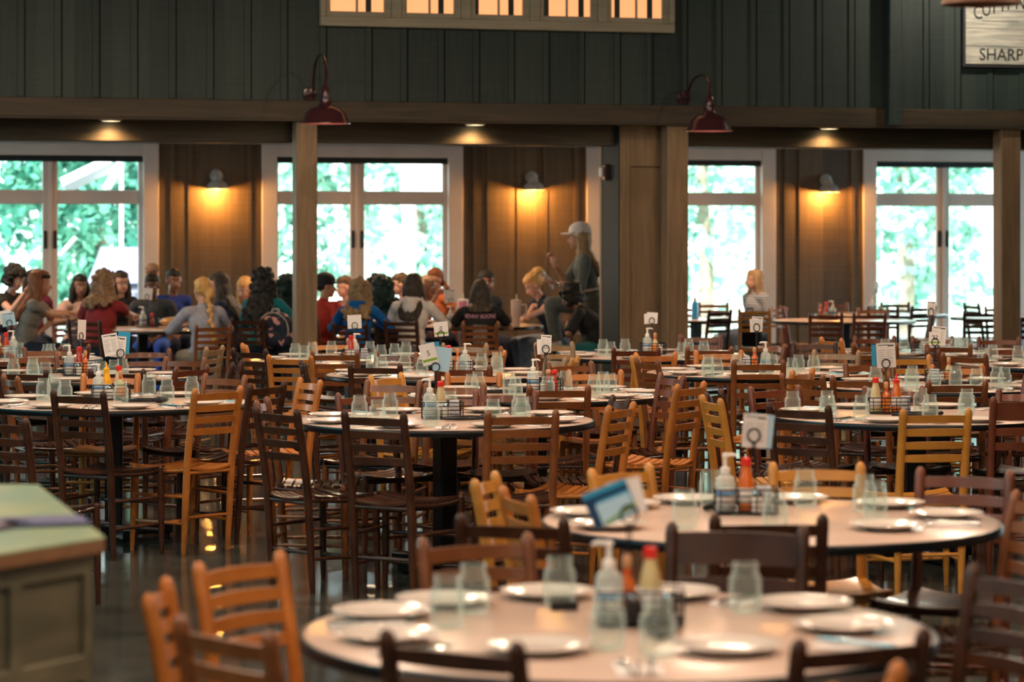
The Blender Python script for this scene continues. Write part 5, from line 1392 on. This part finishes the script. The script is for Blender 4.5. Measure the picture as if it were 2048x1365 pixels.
    if kind in ('long', 'curl_long', 'locs', 'wavy'):
        zl = {'long': 0.24, 'curl_long': 0.20, 'locs': 0.30, 'wavy': 0.20}[kind]
        if extra and 'hairlen' in extra: zl = extra['hairlen']
        fall([-100, -75, -50, -25, 0, 25, 50, 75, 100], zl, 0.034*(1.2 if curly else 1), 0.014 if not curly else 0.022, 0.02 if curly else 0.0)
    elif kind == 'bob': fall([-100, -75, -50, -25, 0, 25, 50, 75, 100], 0.04, 0.034, 0.018)
    elif kind == 'curl_short':
        for a in range(-110, 111, 22):
            q = R(a)
            for zz2 in (0.06, 0.0, -0.055): b.ell(hc+Rh@V(-0.02-math.cos(q)*0.085, math.sin(q)*0.088, zz2), (0.036, 0.036, 0.036), n=8, m=6)
    elif kind == 'curl_mid':
        fall([-100, -75, -50, -25, 0, 25, 50, 75, 100], 0.07, 0.042, 0.03, 0.015)
    if 'bun' in kind and not (extra and extra.get('bunm')):
        bp = extra.get('bun', V(-0.06, 0, 0.15)) if extra else V(-0.06, 0, 0.15); br = extra.get('bunr', 0.06) if extra else 0.06
        b.ell(hc+Rh@bp, (br, br*1.05, br*0.85), n=12, m=8); b.ell(hc+Rh@(bp*0.8), (br*0.7, br*0.7, br*0.7), n=12, m=8)
    if extra and extra.get('bunm'):
        b3 = MB(); bp = extra['bun']; br = extra['bunr']
        for q2 in range(26):
            d = V(HR.gauss(0, 1), HR.gauss(0, 1), HR.gauss(0, 1)).normalized(); b3.ell(hc+Rh@bp+d*br*0.7, (br*0.42,)*3, n=8, m=6)
        b3.ell(hc+Rh@bp, (br*0.9,)*3); x = b3.build('hair_bun', HAIR[extra['bunm']], root); remesh(x, 0.009, 2, 0.03)
    if kind == 'braid':
        sd = (extra or {}).get('side', 0.0); n_b = 9
        b.ell(hc+Rh@V(-0.10, sd*0.6, -0.04), (0.045, 0.05, 0.06), n=12, m=8)
        for i in range(n_b):
            t = i/(n_b-1); b.ell(nb+L2@V(-0.10-0.03*min(1, t*3), sd*(0.6+0.5*t)+0.010*(1 if i % 2 else -1), 0.09-0.42*t), (0.030-0.008*t, 0.034-0.010*t, 0.032), n=10, m=8)
        e0 = nb+L2@V(-0.13, sd*1.1, -0.33); b.tube([e0, e0+L2@V(-0.005, -0.01, -0.05), e0+L2@V(0, -0.02, -0.11)], [0.016, 0.024, 0.006], 8)
    if curly:
        for q2 in range(46):
            d = Rh@V(-abs(HR.gauss(0, 1)), HR.gauss(0, 1), abs(HR.gauss(0, 1))*0.8).normalized(); b.ell(hc+Rh@V(-0.03, 0, 0.03)+d*0.098, (0.020,)*3, n=8, m=6)
    hr = b.build('hair', hm, root); remesh(hr, 0.010, 2, 0.07 if curly else 0.02, CLOUD)
    if extra:
        if extra.get('headband'):
            MB().tube([hc+Rh@V(0.062*math.cos(a)+0.014, 0.084*math.sin(a), 0.065+0.0*math.cos(a)) for a in [R(t) for t in range(-100, 101, 20)]], 0.017, 8, flat=0.5).build('headband', C('black_cloth', (0.01, 0.012, 0.014)), root)
        if extra.get('cap'):
            cm = extra['cap']; k2 = Rh
            c = MB(); c.ell(hc+Rh@V(-0.02, 0, 0.062), (0.112, 0.098, 0.085), M=Rh, n=24, m=14); cc = c.build('cap', cm, root); remesh(cc, 0.009, 2)
            c = MB(); n = 14; vs = []
            for dz in (0.0, 0.006):
                for i in range(n+1):
                    a = -math.pi/2+math.pi*i/n; rr = 0.088
                    vs.append(hc+Rh@V(0.045+rr*0.3*math.cos(a), rr*math.sin(a)*0.95, 0.045+dz))
                for i in range(n+1):
                    a = -math.pi/2+math.pi*i/n
                    vs.append(hc+Rh@V(0.075+0.095*math.cos(a), 0.080*math.sin(a), 0.040+dz-0.012*abs(math.sin(a))))
            m_ = n+1; fs = []
            for i in range(n):
                fs.append((i, i+1, m_+i+1, m_+i)); fs.append((2*m_+i, 3*m_+i, 3*m_+i+1, 2*m_+i+1)); fs.append((m_+i, m_+i+1, 3*m_+i+1, 3*m_+i)); fs.append((i+1, i, 2*m_+i, 2*m_+i+1))
            fs += [(0, m_, 3*m_, 2*m_), (n, 2*m_+n, 3*m_+n, m_+n)]
            c.add(vs, fs).build('cap_brim', cm, cc)
        if extra.get('glasses'):
            c = MB()
            for sg in (-1, 1):
                c.tube([hc+Rh@V(0.092, sg*0.033+0.022*math.cos(a), 0.0+0.017*math.sin(a)) for a in [2*math.pi*i/12 for i in range(12)]], 0.002, 6, closed=True)
                c.tube([hc+Rh@V(0.092, sg*0.055, 0.004), hc+Rh@V(0.0, sg*0.082, 0.004)], 0.002, 6)
            c.tube([hc+Rh@V(0.093, -0.011, 0.003), hc+Rh@V(0.093, 0.011, 0.003)], 0.002, 6); c.build('glasses', M['black'], root)
        if extra.get('watch'):
            i = 1; w = Wr[i]-(Wr[i]-El[i]).normalized()*0.02; d = (Wr[i]-El[i]).normalized()
            MB().tube([w-d*0.009, w+d*0.009], [0.030, 0.030], 16).build('watch', M['chrome'], root)
        if extra.get('belt'):
            MB().tube([pel+L1@V(0.118*math.cos(a), 0.148*math.sin(a), 0.13) for a in [2*math.pi*i/28 for i in range(28)]], 0.014, 8, closed=True).build('belt', C('pale_belt', (0.55, 0.53, 0.48)), root)
        if extra.get('scrunchie'):
            MB().ell(hc+Rh@(extra['bun']*1.0+V(-0.02, 0, -0.05)), (0.045, 0.045, 0.03), M=Rh).build('scrunchie', C('white_ribbon', (0.75, 0.78, 0.85)), root)
            MB().tube([hc+Rh@(extra['bun']+V(-0.03, 0, -0.05)), hc+Rh@(extra['bun']+V(-0.05, 0.02, -0.16)), hc+Rh@(extra['bun']+V(-0.04, 0.0, -0.25))], [0.02, 0.028, 0.01], 8, flat=0.5).build('ribbon_tail', C('white_ribbon', (0.75, 0.78, 0.85)), root)
    if seat_chair and not st:
        f = FIN[fin][1]; o = copy_tree(chair_a)
        o.scale = (1, 1, min(1.04, s+0.03)); off = RZ@V(-0.03*s, 0, 0)
        o.location = (rx+off.x, ry+off.y, 0); o.rotation_euler = (0, 0, h)
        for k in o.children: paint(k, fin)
        SEATED.append((o, root))
        tag(o, '%s ladder-back chair occupied by the %s' % (FIN[fin][0], short(label)), 'chair', 'ladder-back chairs around the round tables')
    return dict(root=root, shirt=sh, hc=hc, nb=nb, chest=chest, pel=pel, L1=L1, L2=L2, Rh=Rh, Wr=Wr, El=El, s=s, h=h, hand=hands_at)

def back_print(p, lines, name='print'):
    """lettering wrapped on the back of a shirt: (text, size, height above chest, x-scale, material)"""
    for (tx, sz_, dz, xs, m) in lines:
        t = text(tx, p['shirt'], sz_, (0, 0, 0), (0, 0, 0), m, name, ext=0.0, align='CENTER', font_scale_x=1.0)
        M3 = p['L2']@Matrix(((0, 0, -1), (-1*xs, 0, 0), (0, 1, 0)))
        base = p['chest']+p['L2']@V(-0.17, 0, dz)
        for w in t.data.vertices: w.co = base + M3@Vector((w.co.x, w.co.y, w.co.z))
        sw_ = t.modifiers.new('Wrap', 'SHRINKWRAP'); sw_.target = p['shirt']; sw_.wrap_method = 'PROJECT'; sw_.use_project_x = True
        sw_.use_positive_direction = True; sw_.use_negative_direction = False; sw_.offset = 0.004
def front_print(p, w, hgt, dz, m, name='print', back=False):
    n = 10; vs = []; fs = []; sx = -0.18 if back else 0.2
    for i in range(n+1):
        for j in range(n+1): vs.append(p['chest']+p['L2']@V(sx, (i/n-0.5)*w, dz+(j/n-0.5)*hgt))
    for i in range(n):
        for j in range(n): fs.append((i*(n+1)+j, (i+1)*(n+1)+j, (i+1)*(n+1)+j+1, i*(n+1)+j+1))
    o = MB().add(vs, fs).build(name, m, p['shirt'])
    sw_ = o.modifiers.new('Wrap', 'SHRINKWRAP'); sw_.target = p['shirt']; sw_.wrap_method = 'PROJECT'; sw_.use_project_x = True
    sw_.use_positive_direction = back; sw_.use_negative_direction = not back; sw_.offset = 0.004
    return o

black = C('black_tee', (0.010, 0.011, 0.013)); M['pinkprint'] = mat('pink_print', (0.62, 0.20, 0.28), 0.7, col2=(0.7, 0.6, 0.6), scale=18)
M['redprint'] = mat('red_print', (0.30, 0.05, 0.05), 0.7, col2=(0.12, 0.04, 0.045), scale=30); M['lilacprint'] = mat('lilac_lettering', (0.62, 0.32, 0.46), 0.7)
M['greyprint'] = mat('grey_scribble_print', (0.30, 0.31, 0.31), 0.8, col2=(0.015, 0.016, 0.018), scale=70)
# first crowded table
p = person(31, 534, 28.1, -28, 'person with dark curly hair in a black printed tee, chin on hand', 'fair', ('curl_short', 'black'), black, lean=12, pitch=22, yaw=0, hands=((48, 588, 27.75), None), hints=(V(0.2, -0.3, -1), None), fin='r')
front_print(p, 0.15, 0.13, -0.02, M['pinkprint'])
person(66, 541, 28.9, -70, 'person in maroon with black hair, hidden behind the auburn hair', 'brown', ('long', 'black'), C('maroon_tee', (0.16, 0.02, 0.05)), hands=('lap', 'lap'), fin='r')
person(82, 541, 26.2, 6, 'person with long auburn hair and black headband in a grey tee', 'tan', ('long', 'auburn'), C('olive_grey_tee', (0.22, 0.21, 0.18)), 0.62, lean=14, yaw=4, pitch=6, hands=((160, 642, 26.75), (158, 632, 26.95)), hints=(V(0, -0.2, -1), V(0, 0.2, -1)), fin='d', extra=dict(headband=True, hairlen=0.34), curl=60)
person(168, 550, 28.2, -62, 'person with long black hair in a pale pink tee, looking over', 'brown', ('long', 'black'), C('pale_pink_tee', (0.55, 0.38, 0.33)), lean=10, yaw=-8, pitch=4, fin='r')
person(211, 543, 25.7, 72, 'person in a dark red tee with curly light brown hair', 'tan', ('curl_mid', 'lbrown'), C('dark_red_tee', (0.24, 0.018, 0.022)), 0.5, lean=12, yaw=-30, pitch=6, hands=((306, 652, 26.7), None), hints=(V(-0.2, -0.8, -1), None), fin='d', curl=60)
person(243, 543, 28.5, -60, 'person with dark hair and glasses behind the red tee', 'fair', ('long', 'ash'), C('black_top', (0.015, 0.016, 0.018)), lean=10, yaw=0, extra=dict(glasses=True), hands=('lap', 'lap'), fin='r')
p = person(305, 549, 27.95, -88, 'person with a big light brown top bun and charcoal tee', 'dark', ('short', 'black'), C('charcoal_tee', (0.05, 0.055, 0.058)), lean=12, pitch=12, wide=1.15, hands=('lap', 'lap'), pants=C('royal_blue_jeans', (0.02, 0.08, 0.42)), extra=dict(bun=V(-0.045, 0, 0.165), bunr=0.072, bunm='lbrown'), fin='m')
front_print(p, 0.24, 0.06, -0.02, M['redprint'])
person(341, 540, 28.5, -60, 'person in a royal blue top with dark hair pulled back', 'brown', ('short', 'black'), C('royal_blue_top', (0.015, 0.045, 0.28)), 1.3, lean=10, yaw=-10, hands=('lap', 'lap'), fin='r')
person(411, 556, 25.75, 112, 'person with a long blonde braid in a pale blue-grey shirt', 'fair', ('braid', 'blonde'), C('pale_blue_grey_shirt', (0.34, 0.36, 0.46)), 1.8, pants=khaki, lean=8, yaw=12, pitch=8, extra=dict(side=-0.045), fin='m')
person(438, 547, 27.0, 165, 'person with long dark brown hair in navy, one hand raised', 'tan', ('long', 'ash'), C('navy_top', (0.012, 0.022, 0.05)), 0.5, lean=16, yaw=10, pitch=14, hands=(None, (444, 590, 27.3)), hints=(None, V(-0.3, 0.3, -1)), extra=dict(hairlen=0.3), fin='r', curl=70)
# second crowded table
person(489, 558, 28.6, -115, 'blonde person looking down beside the teal sleeves', 'fair', ('bob', 'blonde'), C('grey_top', (0.22, 0.22, 0.25)), lean=16, pitch=28, hands=('lap', 'lap'), fin='r')
PT = person(536, 538, 26.2, 68, 'person with long black curls and teal sleeves, floral backpack behind', 'brown', ('curl_long', 'black'), C('teal_top', (0.0, 0.16, 0.20)), 1.9, lean=6, yaw=-16, pitch=2, extra=dict(hairlen=0.30), fin='d')
person(581, 551, 26.95, 96, 'person with long dark teal locs left of the timber post', 'dark', ('locs', 'green'), C('black_hoodie', (0.008, 0.016, 0.020)), 1.8, lean=8, hands=('lap', 'lap'), fin='d')
person(641, 550, 27.0, 62, 'person in a red tee and black cap behind the timber post', 'tan', ('short', 'black'), C('red_orange_tee', (0.50, 0.045, 0.025)), 0.6, lean=12, yaw=-58, pitch=4, extra=dict(cap=C('black_cap', (0.012, 0.015, 0.018))), hands=('lap', 'lap'), fin='m')
person(690, 553, 29.0, -140, 'person in pink with short dark hair behind the curly blonde', 'fair', ('short', 'brown'), C('pink_top', (0.50, 0.20, 0.18)), lean=10, pitch=8, hands=('lap', 'lap'), fin='r')
person(722, 560, 26.6, 80, 'person in a bright blue hoodie with curly dark blonde hair', 'fair', ('curl_long', 'dblonde'), C('bright_blue_hoodie', (0.0, 0.13, 0.46)), 1.9, lean=12, yaw=0, pitch=10, hood=True, fin='d')
person(764, 556, 27.3, 105, 'person with black curly hair in dark green by the blue hoodie', 'dark', ('curl_mid', 'green'), C('dark_green_top', (0.004, 0.04, 0.04)), lean=18, pitch=18, hands=('lap', 'lap'), fin='d')
person(752, 551, 29.4, -95, 'person with black hair farthest behind the dark green top', 'dark', ('curl_short', 'black'), C('dark_teal_top', (0.01, 0.05, 0.05)), hands=('lap', 'lap'), fin='r')
person(797, 549, 28.7, 195, 'person with short dark hair seen left of the white hoodie', 'fair', ('short', 'brown'), C('lavender_top', (0.30, 0.28, 0.45)), lean=12, pitch=10, hands=('lap', 'lap'), fin='r')
# tumbler table
person(828, 548, 26.6, 72, 'person in a white hoodie with long ash brown hair', 'fair', ('long', 'ash'), C('white_hoodie', (0.78, 0.73, 0.72), (0.66, 0.63, 0.63)), 1.9, lean=8, yaw=-8, pitch=4, hood=True, wide=1.1, fin='d', pants=C('grey_pants', (0.2, 0.2, 0.22)))
person(868, 538, 29.5, -150, 'person with auburn hair in a braid and orange top', 'tan', ('braid', 'auburn'), C('orange_top', (0.55, 0.13, 0.03)), lean=14, pitch=10, yaw=30, hands=('lap', 'lap'), fin='r', extra=dict(side=0.03))
person(858, 553, 28.4, -28, 'person in a coral top, hand held to the face', 'brown', ('bob', 'lbrown'), C('coral_top', (0.45, 0.12, 0.10)), 0.3, lean=12, pitch=4, hands=((876, 592, 28.05), None), hints=(V(0.5, -0.4, -1), None), fin='r', curl=60)
PB = person(961, 561, 26.6, 90, 'person in a black tee with pink BENNY BOONE lettering', 'tan', ('long', 'ash'), black, 0.7, pants=navyj, lean=10, yaw=-4, pitch=8, wide=1.12, extra=dict(hairlen=0.10), fin='m')
back_print(PB, [('BENNY BOONE', 0.064, 0.075, 0.74, M['lilacprint'])])
front_print(PB, 0.15, 0.22, -0.11, M['greyprint'], 'grey_print', back=True)
person(974, 543, 28.9, -58, 'person with dark hair peering over the lettered tee', 'brown', ('short', 'black'), C('dark_grey_top', (0.04, 0.045, 0.05)), lean=8, hands=('lap', 'lap'), fin='r')
person(1066, 550, 28.35, 203, 'blonde person with a messy bun in navy, head bowed', 'fair', ('bun', 'blonde'), C('navy_tee', (0.006, 0.016, 0.040)), 0.45, pants=ljean, lean=20, pitch=34, hands=((1048, 641, 27.85), (1042, 641, 27.7)), extra=dict(bun=V(-0.125, 0, 0.085), bunr=0.062, scrunchie=True), fin='r')
person(1140, 572, 26.9, 165, 'person in black with teal shorts, bent forward on a chair', 'brown', ('curl_short', 'black'), black, 0.9, pants=C('teal_shorts', (0.0, 0.10, 0.11)), shorts=True, lean=30, pitch=25, fin='o')
olive = C('olive_jumpsuit', (0.115, 0.13, 0.115), (0.08, 0.095, 0.085))
W = person(1157, 450, 27.42, 184, 'standing person in olive clothes and white cap, reading from a phone', 'tan', ('wavy', 'dblonde'), olive, 1.05, pants=olive, lean=9, yaw=0, pitch=4, standing=True, wide=1.15,
    hands=((1110, 532, 27.45), (1113, 566, 27.2)), hints=(V(-0.2, -0.5, -1), V(-0.5, 0.3, -1)), extra=dict(cap=C('white_cap', (0.82, 0.74, 0.69)), watch=True, belt=True, hairlen=0.28, dir0=V(0.25, 0, 1), palm0=V(0.6, 0.6, 0), palm1=V(0, -0.4, 1), curl0=42, curl1=48),
    knee={0: (V(0.38, -0.12, 0.93), V(0.33, -0.12, 0.56))}, s=1.04)
# phone in her hand
wr, hd_ = W['hand'][1]; RZw = Matrix.Rotation(W['h'], 3, 'Z')
lp = wr + hd_*0.085 + V(0, 0, 0.035)
wp_ = RZw@(lp*W['s']) + W['root'].location
ph = empty('phone', wp_, W['h']); ph.rotation_euler = (0, R(-38), W['h'])
tag(ph, 'phone in a pale case held by the standing person', 'phone')
MB().bbox(-0.075, 0.075, -0.037, 0.037, -0.005, 0.005, 0.003).build('case', C('pale_case', (0.5, 0.42, 0.36)), ph)
MB().box(-0.07, 0.07, -0.034, 0.034, 0.005, 0.0062).build('screen', M['black'], ph)
# striped woman at the bare table
def stripes():
    m = bpy.data.materials.new('striped_knit'); m.use_nodes = True; nt = m.node_tree; N = nt.nodes; L = nt.links; b = N['Principled BSDF']; b.inputs['Roughness'].default_value = 0.85
    tc = N.new('ShaderNodeTexCoord'); wv = N.new('ShaderNodeTexWave'); wv.bands_direction = 'Z'; wv.inputs['Scale'].default_value = 10; wv.inputs['Distortion'].default_value = 0.8; wv.inputs['Detail'].default_value = 1
    cr = N.new('ShaderNodeValToRGB'); cr.color_ramp.elements[0].position = 0.4; cr.color_ramp.elements[1].position = 0.55; cr.color_ramp.elements[0].color = (0.50, 0.52, 0.55, 1); cr.color_ramp.elements[1].color = (0.17, 0.20, 0.25, 1)
    L.new(tc.outputs['Object'], wv.inputs['Vector']); L.new(wv.outputs['Fac'], cr.inputs[0]); L.new(cr.outputs[0], b.inputs['Base Color']); return m
person(1503, 540, 30.75, 207, 'seated person with long wavy blonde hair in a striped grey top', 'fair', ('wavy', 'dblonde'), stripes(), 1.1, pants=denim, lean=4, yaw=-14, pitch=2, wide=1.2, hands=('lap', 'lap'), extra=dict(hairlen=0.16), fin='m')

# bags
def bag(name, u, v0, v1, D, w, dp, hd, m, m2, label, straps=True, rot=0):
    z1 = EYE-(v0-HY)*D/F; z0 = EYE-(v1-HY)*D/F; hh = z1-z0
    r = empty(name, (X(u, D), D, z0), R(hd)); tag(r, label, 'bag')
    b = MB(); b.bbox(-dp/2, dp/2, -w/2, w/2, 0.0, hh*0.86, 0.045); b.ell((0, 0, hh*0.72), (dp/2*0.98, w/2*0.96, hh*0.28), n=20, m=12)
    o = b.build('bag_body', m, r); remesh(o, 0.012, 6, 0.012, CLOUD2)
    b = MB(); b.ell((-dp*0.42, 0, hh*0.3), (dp*0.22, w*0.36, hh*0.25), n=16, m=10); o = b.build('front_pocket', m, r); remesh(o, 0.012, 3)
    MB().tube([(0.0, -0.04, hh*0.97), (0.0, -0.03, hh*1.06), (0.0, 0.03, hh*1.06), (0.0, 0.04, hh*0.97)], 0.009, 8).build('handle', m2, r)
    if straps:
        MB().tube([(-dp*0.30, w*0.49*math.cos(a), hh*0.5+hh*0.47*math.sin(a)) for a in [R(t) for t in range(-30, 211, 20)]], 0.006, 8).build('zip', m2, r)
    return r
M['floral'] = mat('floral_fabric', (0.008, 0.014, 0.035), 0.7, col2=(0.62, 0.30, 0.26), scale=11, detail=1)
M['floral'].node_tree.nodes['Color Ramp'].color_ramp.elements[0].position = 0.56; M['floral'].node_tree.nodes['Color Ramp'].color_ramp.elements[1].position = 0.60
M['zipg'] = mat('grey_zip', (0.45, 0.42, 0.40), 0.5)
bk = bag('backpack', 556, 622, 697, 25.95, 0.33, 0.18, 68, M['floral'], M['zipg'], 'navy backpack with pink flowers behind the teal sleeves'); CARRIED.append((bk, PT['root']))
bag('backpack', 1500, 622, 694, 29.75, 0.25, 0.18, 84, black, C('navy_strap', (0.02, 0.03, 0.08)), 'black backpack with a carry loop propped on a yellow oak chair')
bag('sack', 1434, 672, 702, 29.0, 0.22, 0.14, 130, C('grey_sack', (0.16, 0.15, 0.16), (0.26, 0.25, 0.26)), black, 'grey bag under the dark chair by the third window', straps=False)
# ------------------------------------------------------------------ nudge chairs apart so that none stands in another or in a table
RECT = [(0.212, 0.226), (0.212, -0.226), (-0.272, -0.176), (-0.272, 0.176)]
def rect_of(u):
    c, s = math.cos(u['h']), math.sin(u['h'])
    return [Vector((u['p'].x+x*c-y*s, u['p'].y+x*s+y*c)) for x, y in u['rect']]
units = []
for o in CH_OBJ: units.append(dict(objs=[o], p=Vector(o.location[:2]), h=o.rotation_euler.z, rect=RECT, m=1.0))
for ch, rt in SEATED: units.append(dict(objs=[ch, rt], p=Vector(ch.location[:2]), h=ch.rotation_euler.z, rect=[(0.25, 0.265), (0.25, -0.265), (-0.272, -0.225), (-0.272, 0.225)], m=0.5))
wl_ = W['root']; units.append(dict(objs=[wl_], p=Vector(wl_.location[:2]), h=wl_.rotation_euler.z, rect=[(0.25, 0.2), (0.25, -0.24), (-0.2, -0.24), (-0.2, 0.2)], m=0.0))
for u in units: u['o'] = u['p'].copy()
def shove(u, n, d):
    """move u so that it gains the distance d along n, mostly in depth"""
    k = u['p'].x/max(u['p'].y, 1)
    wx, wy = 0.10, 1.0
    q = n.x*n.x*wx + n.y*n.y*wy
    mv = Vector((n.x*wx, n.y*wy))*(d/max(q, 0.06))
    if mv.length > 0.06: mv *= 0.06/mv.length
    u['p'] += mv
def wall_y(x): return 32.24 + 0.29*x
for it in range(160):
    for i in range(len(units)):
        a = units[i]
        for j in range(i):
            b = units[j]
            if (a['p']-b['p']).length > 0.82: continue
            ra, rb = rect_of(a), rect_of(b)
            best = None
            for P1 in (ra, rb):
                for k in range(4):
                    e = P1[(k+1) % 4]-P1[k]; n = Vector((-e.y, e.x)).normalized()
                    pa = [n.dot(q) for q in ra]; pb = [n.dot(q) for q in rb]
                    ov = min(max(pa)-min(pb), max(pb)-min(pa))
                    sg = 1 if sum(pa) > sum(pb) else -1
                    cost = ov/math.sqrt(n.x*n.x*0.10+n.y*n.y)
                    if best is None or ov <= 0 or cost < best[2]:
                        best = (ov, n*sg, cost)
                    if ov <= 0: break
                if best[0] <= 0: break
            if best[0] > 0.0:
                t = a['m']+b['m']
                if t == 0: continue
                d = best[0]+0.006
                shove(a, best[1], d*a['m']/t); shove(b, -best[1], d*b['m']/t)
        c, s = math.cos(a['h']), math.sin(a['h'])
        if a['m'] == 0: continue
        for tc in TLOC.values():
            t2 = tc.xy
            if (a['p']-t2).length > 1.4: continue
            for (x, y, lim) in ((-0.235, 0.19, 0.80), (-0.235, -0.19, 0.80), (0.19, 0.205, 0.37), (0.19, -0.205, 0.37)) + (((-0.02, 0.0, 0.98),) if len(a['objs']) > 1 else ()):
                q = Vector((a['p'].x+x*c-y*s, a['p'].y+x*s+y*c)); d = q-t2
                if d.length < lim: shove(a, d.normalized(), (lim-d.length)*0.6)
        lim = wall_y(a['p'].x)-0.45
        if a['p'].y > lim: a['p'].y = lim
mx_ = 0
for u in units:
    d = u['p']-u['o']; mx_ = max(mx_, d.length)
    for o in u['objs']: o.location = (o.location.x+d.x, o.location.y+d.y, o.location.z)
    if len(u['objs']) == 1 and u['m'] > 0:
        o = u['objs'][0]
        c, s = math.cos(u['h']), math.sin(u['h']); Dn = u['p'].y+TOPX*s; Do = u['o'].y+TOPX*s
        zt = EYE-(EYE-CH*o.scale.z)/Do*Dn      # same row in the picture
        o.scale.z = max(0.93, min(1.05, zt/CH))
for b_, rt in CARRIED:
    u = next(u for u in units if rt in u['objs']); d = u['p']-u['o']; b_.location = (b_.location.x+d.x, b_.location.y+d.y, b_.location.z)
# ------------------------------------------------------------------ labels: tell apart any that still agree
def scr(o):
    p = o.matrix_world.translation if o.parent else Vector(o.location)
    return F*p.x/max(p.y, 0.1)
by = {}
for o in THINGS: by.setdefault(o['label'], []).append(o)
ORD = ['first', 'second', 'third', 'fourth', 'fifth', 'sixth']
for lb, os_ in by.items():
    if len(os_) < 2 or 'trees outside' in lb: continue
    os_.sort(key=scr)
    for i, o in enumerate(os_):
        if len(os_) == 2: o['label'] = lb + (', left one' if i == 0 else ', right one')
        else: o['label'] = lb + ', %s one' % ['leftmost', 'second', 'third', 'fourth', 'fifth', 'sixth'][min(i, 5)]

for o in THINGS:
    if len(o['label'].split()) > 16: print('LONG', len(o['label'].split()), o['label'])
